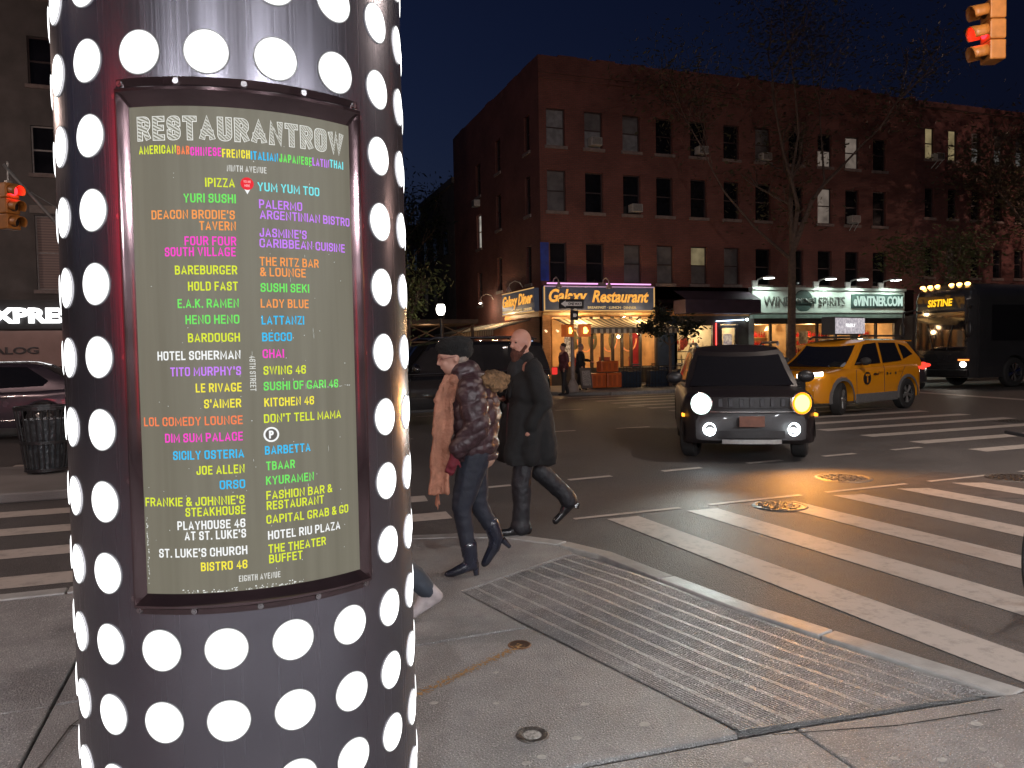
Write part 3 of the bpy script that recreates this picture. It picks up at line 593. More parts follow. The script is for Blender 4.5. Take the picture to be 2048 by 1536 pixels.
# ============================================================ BUILDINGS
YB=30.0
BR1=brick('red_brick',(.20,.062,.048),(.16,.05,.04),(.11,.055,.045),worn=(.30,.17,.14))
BR2=brick('dark_red_brick',(.17,.05,.045),(.13,.04,.035),(.09,.05,.045))
BR3=brick('grey_brown_brick',(.13,.11,.10),(.11,.09,.085),(.08,.07,.07))
SILL=mat('stone_sill',(.21,.16,.145),rough=.8,noise_s=8,noise_a=.3)
WFR=mat('window_frame_dark',(.05,.03,.03),rough=.5,noise_s=10)
WFL=mat('window_frame_light',(.32,.29,.28),rough=.5,noise_s=10)
PANE=mat('window_pane_dark',(.012,.012,.016),rough=.06,spec=.8,noise_s=1.5,noise_a=.5)
PANEG=mat('window_pane_blind',(.15,.14,.14),rough=.35,noise_s=3,noise_a=.4,spec=.6)
def pane_lit(k,col,s): return emi('pane_lit_%s'%k,col,s*.55,mott=.5,scale=2.2,col2=tuple(c*.35 for c in col))
def wall(name,mt,parent,u0,u1,z0,z1,ops,d=.2,at=None):
    """wall with real openings; at(u,d,z)->world point (d = depth into the wall)"""
    U=sorted({u0,u1}|{o[0] for o in ops}|{o[1] for o in ops}); Z=sorted({z0,z1}|{o[2] for o in ops}|{o[3] for o in ops})
    m=MB()
    for a,b in zip(U[:-1],U[1:]):
        for c,e in zip(Z[:-1],Z[1:]):
            mu,mz=(a+b)/2,(c+e)/2
            if any(o[0]<mu<o[1] and o[2]<mz<o[3] for o in ops): continue
            m.add([at(a,0,c),at(b,0,c),at(b,0,e),at(a,0,e)],[(0,1,2,3)])
    for a,b,c,e in ops:
        m.add([at(a,0,c),at(b,0,c),at(b,0,e),at(a,0,e),at(a,d,c),at(b,d,c),at(b,d,e),at(a,d,e)],[(0,4,5,1),(1,5,6,2),(2,6,7,3),(3,7,4,0)])
    return m.build(name,mt,parent)
def front(Y): return lambda u,d,z:(u,Y+d,z)
def side(X): return lambda u,d,z:(X+d,u,z)
def abox(at,u0,u1,d0,d1,z0,z1,m=None):
    m=m or MB(); P=[at(u,d,z) for z in (z0,z1) for d in (d0,d1) for u in (u0,u1)]
    return m.add(P,[(0,2,3,1),(4,5,7,6),(0,1,5,4),(1,3,7,5),(3,2,6,7),(2,0,4,6)])
def window(parent,at,o,pane=PANE,lower=None,frame=WFR,sill=True,d=.2,sash=True):
    a,b,c,e=o; w=.045; m=MB()
    for q in ((a,a+w,c,e),(b-w,b,c,e),(a+w,b-w,c,c+w),(a+w,b-w,e-w,e)): abox(at,q[0]+.001,q[1]-.001,d-.09,d-.02,q[2]+.001,q[3]-.001,m)
    if sash: abox(at,a+w,b-w,d-.085,d-.025,(c+e)/2-.025,(c+e)/2+.025,m)
    f=m.build('window',frame,parent)
    zm=(c+e)/2
    for z0,z1,pm in ((c+w,zm-.025,lower or pane),(zm+.025,e-w,pane)):
        MB().add([at(a+w,d-.05,z0),at(b-w,d-.05,z0),at(b-w,d-.05,z1),at(a+w,d-.05,z1)],[(0,1,2,3)]).build('pane',pm,f)
    if sill: abox(at,a-.09,b+.09,-.07,d-.1,c-.13,c-.003).build('sill',SILL,f)
    return f
# ---- corner building
G=thing('corner_building','long four storey red brick corner building over the lit diner and wine shop','building',(12,30,0))
G.location=(0,0,0)
X0,X1=12.0,32.3
fr=front(YB); sd_=side(X0)
cols=[12.33,14.07,15.87,17.50,19.24,20.98,22.70,24.57,26.25,27.9,29.6]
cols2=[c for c in cols]
ops=[]; info=[]
W8=.84
for i,c in enumerate(cols): ops.append((c,c+W8,10.03,11.56)); info.append((3,i))
for i,c in enumerate(cols): ops.append((c,c+W8,7.33,9.02)); info.append((2,i))
for i,c in enumerate(cols): ops.append((c+(.08 if i==0 else 0),c+W8,4.36,6.03)); info.append((1,i))
wall('wall',BR1,G,X0,X1,4.22,13.15,ops,at=fr)
BLIND1=mat('blind_upper',(.22,.22,.23),rough=.5,noise_s=5,noise_a=.35)
CURT=mat('blue_curtain',(.02,.05,.35),rough=.7,noise_s=4,noise_a=.4)
for (r,i),o in zip(info,ops):
    p,l,f=PANE,None,WFR
    if (r,i)==(3,0): p=l=BLIND1; 
    if (r,i) in ((3,1),(3,2)): p,l=PANEG,BLIND1
    if (r,i)==(2,0): p=l=PANEG
    if (r,i)==(3,6): p=PANEG
    if (r,i)==(3,9): p=pane_lit('a',(.30,.24,.2),1)
    if (r,i)==(3,8): l=pane_lit('a',(.30,.24,.2),1)
    if (r,i)==(2,8): p=pane_lit('a',(.30,.24,.2),1)
    if (r,i)==(1,4): p=pane_lit('b',(.34,.27,.15),1); l=PANEG
    if (r,i) in ((1,2),(1,3),(1,5)): p=PANEG
    window(G,fr,o,p,l,f)
B(12.42,12.44,30.02,30.03,4.4,5.98)
abox(fr,11.97,12.34,-.03,-.01,4.40,6.0).build('blue_banner',CURT,G)
# parapet with uneven broken brick top
def para(at,u0,u1,zb,zt,step,name='parapet',mt=BR1,th=.35,seed=1):
    r=random.Random(seed); m=MB(); u=u0
    while u<u1-.01:
        e=min(u1,u+step*r.uniform(.6,1.4)); z=zt+r.uniform(-.05,.05)
        if r.random()<.12: z+=.16
        abox(at,u,e,0,th,zb,z,m); u=e
    return m.build(name,mt,G if mt is BR1 else None)
p_=MB(); r=random.Random(4)
u=12.0
while u<X1-.01:
    e=min(X1,u+r.uniform(.35,.9)); abox(fr,u,e,0,.4,13.15,13.74+r.uniform(-.05,.05)+(.12 if r.random()<.1 else 0),p_); u=e
u=30.4
while u<43.3:
    e=min(43.35,u+r.uniform(.5,1.2)); abox(sd_,u,e,0,.4,13.15,13.74+r.uniform(-.05,.06),p_); u=e
p_.build('parapet',BR1,G)
m=MB(); x=12.0
abox(fr,X0,X1,-.05,0,12.75,12.83,m); abox(fr,X0,X1,-.08,-.05,12.97,13.05,m); m.build('brick_band',BR1,G)
sops=[]; 
for z0,z1 in ((10.05,11.6),(7.35,9.0),(4.4,6.0)): sops+=[(31.1,31.75,z0,z1),(35.0,35.75,z0-.0,z1),(38.2,39.0,z0-.5,z1-.4)]
wall('wall',BR1,G,YB,43.35,0,13.15,sops,at=sd_)
for k,o in enumerate(sops): window(G,sd_,o,pane_lit('c',(.75,.7,.62),1) if k==5 else PANE,None,WFL if k==5 else WFR)
MB().box(X0+.4,X1,YB+.4,43.35,13.0,13.1).build('roof',mat('roof_tar',(.04,.04,.04),rough=.9,noise_s=2),G)
MB().box(X1-.02,X1,YB+3.2,43.35,0,13.0).box(X0+3,X1,43.2,43.35,0,13.0).build('rear_wall',BR2,G)
MB().box(24.8,26.8,33,35.5,13.1,14.6).box(27.2,27.9,32,32.7,13.1,14.1).build('roof_hut',BR3,G)
o=MB().cyl((26.2,31.6,13.1),(26.2,31.6,14.4),.14,.14,10).ell((26.2,31.6,14.45),(.24,.24,.16)).build('chimney_pot',STEEL,G,smooth=True)
# air conditioners
def ac(x,z,lab,bracket=False):
    t=thing('air_conditioner',lab,'air conditioner',(x,YB,z),0,'window air conditioners on the brick building')
    B(-.25,.25,-.32,.08,0,.34).build('casing',mat('ac_casing',(.42,.40,.38),rough=.5,noise_s=12),t,bevel=.015)
    g=MB(); 
    for k in range(7): g.box(-.21,.21,-.328,-.322,.045+.038*k,.06+.038*k)
    B(-.215,.215,-.326,-.321,.03,.31).build('grille_backing',mat('ac_dark',(.07,.065,.06),rough=.6,noise_s=9),t); g.build('grille',mat('ac_casing',(.4,.4,.4)),t)
    if bracket:
        b=MB()
        for s in (-.15,.15): b.cyl((s,-.3,-.01),(s,0,-.35),.018,.018,6).box(s-.015,s+.015,-.3,.02,-.035,-.005)
        b.build('bracket',mat('bracket_white',(.5,.5,.48),rough=.5,noise_s=9),t)
ac(14.5,10.1,'window air conditioner in top floor, second window from the building corner')
ac(19.75,10.1,'window air conditioner in top floor, fifth window from the building corner')
ac(16.4,7.4,'window air conditioner in middle floor, third window from the building corner')
ac(23.15,10.05,'window air conditioner half hidden by branches on the top floor, left of tree fork')
ac(28.3,7.4,'window air conditioner on white brackets in middle floor window right of the tree',True)
def ac_side():
    t=thing('air_conditioner','small air conditioner in the side wall facing the dark side street','air conditioner',(12,38.6,9.0),R_(-90),'window air conditioners on the brick building')
    B(-.25,.25,-.32,.08,0,.34).build('casing',MC['ac_casing'],t,bevel=.015); B(-.21,.21,-.328,-.321,.03,.31).build('grille',MC['ac_dark'],t)
ac_side()
# ---- second building along the avenue
G2=thing('row_building','brick building at right beyond the wine shop with narrow paired lit windows','building')
o2=[]
for c in (33.0,34.55,36.15,37.75,39.3,41.0,42.7,44.4,46.1):
    o2+= [(c,c+.62,10.85,12.42),(c,c+.62,7.9,9.4),(c,c+.62,4.9,6.4)]
fr2=front(YB+.05)
wall('wall',BR2,G2,32.3,60,3.0,13.35,o2,at=fr2)
for k,o in enumerate(o2):
    p=PANE;l=None
    if k in (0,3): p=l=pane_lit('d',(.42,.33,.17),1)
    if k in (6,9,12): p=PANEG;l=pane_lit('e',(.16,.15,.14),1)
    if k in (5,): p=PANEG
    window(G2,fr2,o,p,l)
abox(fr2,32.3,60,-.25,.3,13.35,13.62).build('cornice',BR2,G2)
abox(fr2,32.3,60,.02,.3,0,3.0).build('shopfront_wall',mat('dark_shop',(.03,.025,.025),rough=.6,noise_s=2),G2)
MB().box(32.3,60,YB+.4,43,13.2,13.3).build('roof',MC['roof_tar'],G2)
ac_=thing('air_conditioner','white window air conditioner on brackets at top floor of right hand brick building','air conditioner',(33.65,YB,10.75),0,'window air conditioners on the brick building')
B(-.25,.25,-.32,.08,0,.34).build('casing',MC['ac_casing'],ac_,bevel=.015); B(-.21,.21,-.328,-.321,.03,.31).build('grille',MC['ac_dark'],ac_); 
b=MB(); [b.cyl((s,-.3,-.01),(s-.2,-.05,-.4),.02,.02,6) for s in (-.15,.15)]; b.build('bracket',MC['bracket_white'],ac_)
# ---- left building across the side street
G3=thing('grey_building','dark grey corner building at the left edge above the EXPRESS sign','building')
fr3=front(YB)
XL=-3.3
o3=[]
for c in (-6.35,-8.9,-11.4,-13.9): 
    for z0,z1 in ((3.85,6.36),(7.75,9.35),(10.7,12.3),(13.6,15.2)): o3.append((c,c+1.05,z0,z1))
BRG=mat('grey_render',(.11,.095,.09),rough=.8,noise_s=1.5,noise_a=.35,bump=.2,bump_s=20)
wall('wall',BRG,G3,-40,XL,2.45,17.5,o3,at=fr3)
BLI=stripes_mat('slatted_blind',(.30,.22,.20),(.20,.15,.14),2,.09)
for k,o in enumerate(o3): window(G3,fr3,o,BLI if k%4==0 else PANE,None,WFL if k%4<2 else WFR)
for c in (-6.35,-8.9,-11.4): abox(fr3,c-.12,c+1.17,-.05,0,6.42,6.68).build('lintel',mat('lintel_stone',(.24,.2,.18),rough=.8,noise_s=4),G3)
abox(side(XL),YB,60,-.02,0,0,17.5).build('side_wall',BRG,G3)
MB().box(-40,XL-.03,YB+.4,60,17.4,17.5).build('roof',MC['roof_tar'],G3)
abox(fr3,-40,XL,-.12,.1,2.52,3.5).build('sign_band',mat('black_fascia',(.018,.018,.02),rough=.4,noise_s=3),G3)
sg=text('EXPRESS',.45,(-8.05,YB-.20,2.97),emi('sign_white',(1,1,1),2.4),G3,width=3.15,bold=.05,name='sign_letters',extrude=.06); sg['label']='glowing white letters EXPRESS'
abox(fr3,-40,XL,-.16,.05,1.25,2.46).build('shop_awning_band',mat('pink_beige_band',(.42,.27,.24),rough=.7,noise_s=2,noise_a=.15),G3)
text('CATALOG',.22,(-8.65,YB-.18,1.80),mat('grey_letters',(.12,.1,.1),rough=.5,noise_s=5),G3,width=2.3,bold=.03,name='sign_letters',extrude=.02)
abox(fr3,-40,XL,.02,.2,0,1.25).build('shop_window',PANE,G3)
# ---- dark far buildings down the side street
def farb(lab,x0,x1,y0,y1,h,mt,side_x=None):
    t=thing('far_building',lab,'building'); B(x0,x1,y0,y1,0,h).build('wall',mt,t)
    B(x0-.15,x1+.15,y0-.15,y1,h,h+.35).build('cornice',mt,t)
    at=side(x0) if side_x is None else side(side_x); sgn=1
    y=y0+1.5
    while y<y1-1.5:
        z=4.2
        while z<h-2:
            w_=MB(); xx=x0 if side_x is None else side_x; s=-1 if side_x is None else 1
            w_.box(min(xx+s*.01,xx+s*.04),max(xx+s*.01,xx+s*.04),y,y+.9,z,z+1.5); w_.build('window',PANE,t); z+=3.1
        y+=2.6
    return t
farb('low dark house directly behind the red corner building on the side street',12.0,24,43.4,52,11.2,BR3)
farb('dark row house further down the side street, lower than its neighbour',12.1,24,52.2,62,9.5,BR2)
farb('far dark row house with flat roof down the side street',12.0,24,62.2,84,11.5,BR3)
farb('farthest dark block at the end of the side street, right side',12,24,84.5,130,13,BR2)
farb('dark block on left side of the side street seen past the column',-18,-3.4,60.5,110,12,BR3,side_x=-3.4)
B(-12,16,140,150,0,9).build('wall',BR3,thing('far_building','low dark block closing the far end of the side street','building'))
# ---- diner shopfront
WOOD=mat('amber_wood',(.42,.2,.07),rough=.5,noise_s=6,noise_a=.4,stretch=(1,1,8))
DW=mat('dark_shopfront',(.05,.04,.035),rough=.5,noise_s=4)
GLA=glass('shop_glass')
def room(nm,par,x0,x1,z1,d,wm,floor=None,z0=0):
    m=MB(); y0,y1=YB+.12,YB+d
    m.add([(x0,y1,z0),(x1,y1,z0),(x1,y1,z1),(x0,y1,z1),(x0,y0,z0),(x1,y0,z0),(x1,y0,z1),(x0,y0,z1)],[(0,1,2,3),(4,0,3,7),(1,5,6,2),(4,5,1,0),(7,3,2,6)])
    return m.build(nm,wm,par)
WARM=mat('warm_wall',(.62,.42,.22),rough=.8,noise_s=1.5,noise_a=.4)
CREAM=mat('cream_wall',(.7,.6,.45),rough=.8,noise_s=2,noise_a=.25)
diner=thing('diner','glowing diner ground floor with corner post, many mullions and striped awnings','restaurant front')
room('interior',diner,12.5,18.05,2.9,3.5,WARM)
MB().box(12.0,12.38,YB-.05,YB+.3,0,3.1).build('corner_post',WOOD,diner,bevel=.02)
B(12.0,22.3,YB-.02,YB+.2,2.92,3.14).build('fascia_beam',WOOD,diner); B(12.0,17.4,YB-.16,YB-.02,2.98,3.06).build('fascia_moulding',mat('gilt_trim',(.7,.5,.25),rough=.4,noise_s=8),diner)
B(11.85,12,YB,34.3,2.92,3.14).build('side_fascia',WOOD,diner)
B(12.38,17.5,YB+.0,YB+.12,0,.72).build('stall_riser',DW,diner)
mm=[13.7,14.25,14.75,15.25,15.7,16.15,16.6,17.4]
for x in mm: B(x,x+.11,YB,YB+.12,.72,2.92).build('mullion',DW,diner)
B(12.38,13.7,YB,YB+.12,.72,.80).build('mullion',DW,diner)
for a,b in zip(mm[:-1],mm[1:]): MB().add([(a+.11,YB+.06,.72),(b,YB+.06,.72),(b,YB+.06,2.92),(a+.11,YB+.06,2.92)],[(0,1,2,3)]).build('glass_pane',GLA,diner)
B(17.5,18.5,YB,YB+.12,0,2.92).build('blue_door_panel',mat('navy_panel',(.03,.05,.10),rough=.4,noise_s=4),diner)
B(16.9,17.35,YB+1.2,YB+1.3,.72,2.2).build('red_wall_panel',mat('red_panel',(.55,.04,.06),rough=.5,noise_s=4),diner)
B(13.0,13.35,YB-.05,YB-.01,1.0,2.15).build('menu_board',emi('menu_board',(.62,.42,.26),.8,mott=.25,scale=14,col2=(.2,.12,.07)),diner)
# inside: arch garlands, booths
a_=MB()
for cx_ in (14.2,15.35,16.3):
    a_.tube([(cx_+.38*math.cos(t*math.pi/9),YB+.45,1.95+.55*math.sin(t*math.pi/9)-.0) for t in range(9,19)],.035,6)
a_.build('garland',mat('orange_garland',(.6,.22,.08),rough=.5,noise_s=20,emis=(1,.35,.1),es=.5),diner)
for x in (14.0,14.9,15.9): MB().ell((x,YB+1.2,1.9),(.22,.1,.42)).build('mirror',mat('green_mirror',(.3,.33,.2),rough=.2,noise_s=4),diner,smooth=True)
for x in (13.9,15.3,16.8): 
    B(x,x+.5,YB+1.3,YB+1.4,.4,1.15).build('booth_back',mat('booth_red',(.25,.04,.03),rough=.5,noise_s=5),diner)
lamp('interior_light',(15.2,31.8,2.5),95,(1,.62,.28),diner,.2); lamp('interior_light',(17.0,31.2,2.5),45,(1,.72,.4),diner,.15); lamp('interior_light',(13.2,31.2,2.4),35,(1,.6,.3),diner,.15)
MB().ell((16.9,YB-.3,2.35),(.13,.1,.06)).build('wall_light',WARMW,diner,smooth=True); lamp('wall_light_glow',(16.9,YB-.5,2.2),22,(1,.7,.35),diner,.08)
MB().ell((13.2,YB-.25,2.25),(.15,.1,.05)).build('wall_light',WARMW,diner,smooth=True); lamp('wall_light_glow',(13.2,YB-.5,2.15),16,(1,.6,.3),diner,.08)
for x in (12.1,12.62): MB().cyl((x,YB-.25,2.28),(x,YB-.08,2.34),.05,.03,8).build('spotlight_can',mat('lit_can',(.6,.5,.35),rough=.4,emis=(1,.7,.4),es=1.2,noise_s=5),diner)
# signs
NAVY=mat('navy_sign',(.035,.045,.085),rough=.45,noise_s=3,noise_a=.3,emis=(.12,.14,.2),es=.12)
TRIM=emi('lit_trim',(1,.58,.22),.55)
YEL=emi('sign_yellow',(1,.50,.10),1.0,mott=.35,scale=9,col2=(.75,.28,.04))
PAL=emi('sign_pale',(.75,.5,.22),.8)
s1=thing('diner_sign','long navy sign reading Galaxy Restaurant in orange script on the avenue side','sign',(12.02,YB-.18,3.15))
B(0,5.12,-.12,.16,0,1.0).build('sign_box',NAVY,s1)
B(-.03,5.15,-.14,-.11,-.03,.02).build('trim',TRIM,s1); B(-.03,5.15,-.14,-.11,.98,1.03).build('trim',mat('lilac_trim',(.3,.25,.35),rough=.4,emis=(.6,.35,.6),es=.35),s1); B(-.04,.01,-.14,-.11,0,1).build('trim',TRIM,s1); B(5.12,5.17,-.14,-.11,0,1).build('trim',TRIM,s1)
text('Galaxy',.50,(.18,-.14,.62),YEL,s1,width=1.75,bold=.03,shear=.28,extrude=.015,name='sign_letters')
text('Restaurant',.47,(2.15,-.14,.60),YEL,s1,width=2.72,bold=.03,shear=.28,extrude=.015,name='sign_letters')
text('BREAKFAST \u00b7 LUNCH \u00b7 DINNER',.10,(1.95,-.14,.13),PAL,s1,width=2.3,bold=.02,extrude=.01,name='sign_letters')
NEON=emi('lilac_neon',(.78,.34,.70),1.7)
for a,b in ((.12,2.45),(2.85,5.0)): MB().cyl((a,-.1,1.13),(b,-.1,1.13),.028,.028,8).build('neon_tube',NEON,s1)
s2=thing('diner_sign','short navy sign reading Galaxy Diner facing the side street','sign',(11.86,34.3,3.15),R_(-90))
B(0,4.1,-.12,.1,0,.98).build('sign_box',NAVY,s2); B(0,4.1,-.14,-.11,-.03,.02).build('trim',TRIM,s2); B(0,4.1,-.14,-.11,.96,1.0).build('trim',TRIM,s2)
text('Galaxy Diner',.45,(.12,-.14,.60),YEL,s2,width=3.85,bold=.03,shear=.28,extrude=.015,name='sign_letters')
text('BREAKFAST \u00b7 LUNCH \u00b7 DINNER',.10,(.1,-.14,.13),PAL,s2,width=3.8,bold=.02,extrude=.01,name='sign_letters')
# gooseneck lamps over the signs
def goose(lab,loc,rz,lit,col=(1,.85,.6),power=10):
    t=thing('gooseneck_lamp',lab,'wall lamp',loc,rz,'gooseneck lamps over the diner signs')
    pts=[(0,0,0),(0,-.15,.22),(0,-.4,.28),(0,-.62,.15),(0,-.68,-.02)]
    MB().tube(pts,.022,6).build('arm',mat('pale_arm',(.5,.42,.35),rough=.4,noise_s=9),t,smooth=True)
    MB().lathe([(.03,.08),(.06,.05),(.13,-.1),(.14,-.13)],14,c=(0,-.68,-.05)).build('shade',mat('pale_shade',(.4,.3,.28),rough=.4,noise_s=9),t,smooth=True)
    MB().ell((0,-.68,-.14),.075).build('bulb',COOLW if lit=='w' else WARMW,t,smooth=True) if lit else MB().ell((0,-.68,-.14),.07).build('bulb',WHITE,t,smooth=True)
    if lit: lamp('bulb_glow',(0,-.68,-.32),power,col,t,.08)
goose('lit gooseneck lamp with bright globe on side wall, left of the Galaxy Diner sign',(12,36.4,4.05),R_(-90),'w',(1,.85,.6),40)
goose('unlit gooseneck lamp in front of the word Diner on the side sign',(12,32.2,4.3),R_(-90),None)
goose('unlit gooseneck lamp at left end of the Galaxy Restaurant sign',(12.5,YB,4.25),0,None)
goose('unlit gooseneck lamp above the middle of the Galaxy Restaurant sign',(14.8,YB,4.25),0,None)
lamp('sign_light',(13.2,28.9,4.0),10,(1,.6,.3),s1,.1); lamp('sign_light',(16,28.9,4.0),8,(1,.6,.3),s1,.1)
# awnings
AW=stripes_mat('awning_stripe',(.78,.66,.46),(.22,.17,.12),0,.26)
AWs=stripes_mat('awning_stripe_side',(.62,.52,.38),(.16,.13,.10),1,.26)
aw=thing('striped_awning','lit striped awning sloping out below the Galaxy Restaurant sign','awning',(0,0,0))
MB().grid(lambda u,v:(12.5+4.6*u+.0,YB-.08-2.3*v,2.82-.50*v-.06*math.sin(math.pi*v)),30,6).build('canvas',AW,aw)
MB().grid(lambda u,v:(12.5+4.6*u,YB-2.39,2.32-.17*v-(.03*abs(math.sin(u*math.pi*18)) if v>.5 else 0)),72,1).build('valance',AW,aw)
MB().cyl((12.45,YB-2.36,2.33),(17.15,YB-2.36,2.33),.035).cyl((12.5,YB-.1,2.82),(12.5,YB-2.36,2.33),.025).cyl((17.1,YB-.1,2.82),(17.1,YB-2.36,2.33),.025).build('awning_frame',STEEL,aw)
lamp('awning_light',(13.4,28.9,2.05),28,(1,.62,.3),aw,.08); lamp('awning_light',(16.2,28.9,2.05),28,(1,.65,.33),aw,.08)
lamp('awning_light',(16.3,29.2,2.97),55,(1,.66,.3),aw,.08); lamp('awning_light',(13.4,29.2,2.97),70,(1,.66,.3),aw,.08)
aw2=thing('striped_awning','long striped awning along the side street wall of the diner','awning',(0,0,0))
MB().grid(lambda u,v:(12-.05-1.7*v,31.2+10.4*u,2.85-.42*v),60,4).build('canvas',AWs,aw2)
MB().grid(lambda u,v:(10.24,31.2+10.4*u,2.43-.22*v-(.04*abs(math.sin(u*math.pi*40)) if v>.5 else 0)),160,1).build('valance',AWs,aw2)
MB().cyl((10.26,31.2,2.43),(10.26,41.6,2.43),.03).cyl((10.26,31.25,2.43),(11.95,31.25,2.85),.03).build('awning_frame',STEEL,aw2)
lamp('awning_light',(11.3,34,3.2),70,(1,.66,.35),aw2,.08); lamp('awning_light',(11.0,34,1.9),60,(1,.62,.3),aw2,.08); lamp('awning_light',(11.0,39,1.9),22,(1,.62,.3),aw2,.08)
for y in (33,36,39): MB().ell((11.8,y,2.0),.06).build('wall_bulb',WARMW,aw2,smooth=True)
# ---- dark shop with lit window and door between diner and wine shop
sh=thing('cafe','narrow cafe front with dark purple canopy, bright window and glazed door','shop front')
room('interior',sh,18.5,20.35,2.5,3.0,CREAM); room('door_recess',sh,20.75,21.7,2.55,1.2,CREAM)
for a,b in ((18.35,18.5),(20.35,20.75),(21.7,22.3)): B(a,b,YB,YB+.14,0,2.92).build('pier',DW,sh)
B(18.5,20.35,YB,YB+.14,0,.5).build('stall_riser',DW,sh); B(18.5,20.35,YB,YB+.14,2.5,2.92).build('transom',DW,sh); B(20.75,21.7,YB,YB+.14,2.55,2.92).build('transom',DW,sh)
MB().add([(18.5,YB+.06,.5),(20.35,YB+.06,.5),(20.35,YB+.06,2.5),(18.5,YB+.06,2.5)],[(0,1,2,3)]).build('glass_pane',GLA,sh)
dr=MB(); 
for q in ((20.75,20.87,0,2.5),(21.58,21.7,0,2.5),(20.87,21.58,0,.35),(20.87,21.58,2.38,2.5)): dr.box(q[0],q[1],YB+.03,YB+.09,q[2],q[3])
dr.build('door',DW,sh); MB().add([(20.87,YB+.06,.35),(21.58,YB+.06,.35),(21.58,YB+.06,2.38),(20.87,YB+.06,2.38)],[(0,1,2,3)]).build('glass_pane',GLA,sh)
B(20.9,21.0,YB+.0,YB+.02,1.0,1.25).build('door_handle',CHROME,sh)
B(21.0,21.45,YB+.1,YB+.12,1.35,2.1).build('door_poster',emi('door_poster',(.8,.62,.42),.8,mott=.4,scale=8,col2=(.2,.15,.2)),sh)
MB().box(18.3,22.25,YB-1.0,YB-.02,3.0,3.62).build('canopy',mat('purple_canopy',(.06,.035,.055),rough=.7,noise_s=3),sh,bevel=.04)
MB().add([(18.3,YB-1.0,3.62),(22.25,YB-1.0,3.62),(22.25,YB-.02,4.05),(18.3,YB-.02,4.05)],[(0,1,2,3)]).build('canopy_top',MC['purple_canopy'],sh)
text('BAR CAFE',.16,(19.2,YB-1.01,3.3),mat('canopy_letters',(.22,.14,.2),rough=.6,noise_s=5),sh,width=1.1,extrude=.004) if False else None
MB().cyl((20.5,YB-.06,.9),(20.5,YB-.06,2.6),.022).build('neon_tube',emi('red_neon',(1,.06,.05),4),sh)
MB().cyl((20.5,YB-.06,2.68),(22.0,YB-.06,2.75),.022).build('neon_tube',emi('blue_white_neon',(.6,.75,1),4),sh); 
MB().ell((22.1,YB-.15,2.75),.06).build('bulb',COOLW,sh,smooth=True)
lamp('interior_light',(19.4,31.4,2.3),75,(1,.78,.45),sh,.12); lamp('interior_light',(21.2,30.8,2.3),18,(1,.8,.5),sh,.08)
lamp('neon_glow',(21.3,29.8,2.6),5,(.6,.75,1),sh,.1)
# things on show in the cafe window
rr=random.Random(11)
for x in (18.8,19.35,19.9):
    t=MB().cyl((x,31.0,0),(x,31.0,.95),.03).cyl((x,31.0,.95),(x,31.0,.98),.3,.3,16).build('cafe_table',DW,sh)
for k in range(26):
    x=18.6+1.65*rr.random(); z=rr.choice((.99,1.35,1.7)); y=30.9+rr.random()*.6
    MB().cyl((x,y,z),(x,y,z+.12),.035).cyl((x,y,z+.12),(x,y,z+.2),.015).build('bottle',mat('bottle_%d'%(k%4),[(.1,.2,.08),(.35,.1,.04),(.5,.4,.25),(.3,.02,.02)][k%4],rough=.15,noise_s=9),sh)
B(18.55,20.3,31.2,31.5,1.30,1.34).build('shelf',DW,sh); B(18.55,20.3,31.2,31.5,1.66,1.69).build('shelf',DW,sh)
MB().ell((19.4,30.9,1.75),(.2,.15,.25)).ell((19.25,30.8,1.55),(.13,.1,.16)).build('red_flowers',mat('red_flowers',(.5,.05,.04),rough=.6,noise_s=20,noise_a=.6),sh)
# ---- wine shop
wn_=thing('wine_shop','wine shop front with pale green lit fascia and bottle filled windows','shop front')
GRN=mat('pale_green_fascia',(.55,.60,.55),rough=.5,noise_s=1.2,noise_a=.15)
B(22.35,31.4,YB-.22,YB+.05,3.02,4.12).build('fascia',GRN,wn_)
B(22.3,31.45,YB-.3,YB-.0,4.12,4.24).build('cornice',GRN,wn_); B(22.35,31.4,YB-.28,YB-.2,3.05,3.12).build('trim',GRN,wn_); B(22.35,31.4,YB-.26,YB-.02,2.80,2.98).build('trim',mat('grey_green_trim',(.22,.28,.25),rough=.5,noise_s=3),wn_)
LT=mat('raised_letters',(.20,.21,.19),rough=.4,noise_s=6)
DKG=mat('dark_green_badge',(.06,.10,.09),rough=.5,noise_s=6)
text('WINE',.42,(22.95,YB-.245,3.60),LT,wn_,width=1.45,bold=.005,extrude=.03,name='sign_letters')
text('SPIRITS',.42,(26.1,YB-.245,3.60),LT,wn_,width=1.55,bold=.005,extrude=.03,name='sign_letters')
MB().cyl((25.2,YB-.27,3.62),(25.2,YB-.22,3.62),.52,.52,28).build('round_badge',DKG,wn_)
B(24.5,25.9,YB-.31,YB-.272,3.48,3.76).build('badge_bar',DKG,wn_); text('VINTNER',.2,(25.2,YB-.325,3.62),LT,wn_,width=1.25,bold=.02,extrude=.01,align='CENTER',name='sign_letters')
B(28.05,31.3,YB-.26,YB-.223,3.28,3.96).build('sign_panel',DKG,wn_)
text('eVINTNER.COM',.44,(28.15,YB-.29,3.62),emi('letters_lit',(.7,.95,.82),.75),wn_,width=3.05,bold=.03,extrude=.025,name='sign_letters')
room('interior',wn_,22.6,24.5,2.55,3.2,WARM); room('interior',wn_,24.9,28.3,2.55,3.2,WARM); room('interior',wn_,28.7,31.0,2.55,3.2,WARM)
for a,b in ((22.3,22.6),(24.5,24.9),(28.3,28.7),(31.0,32.2)): B(a,b,YB,YB+.14,0,2.9).build('pier',mat('pale_pier',(.30,.30,.28),rough=.6,noise_s=4) if a<23 else DW,wn_)
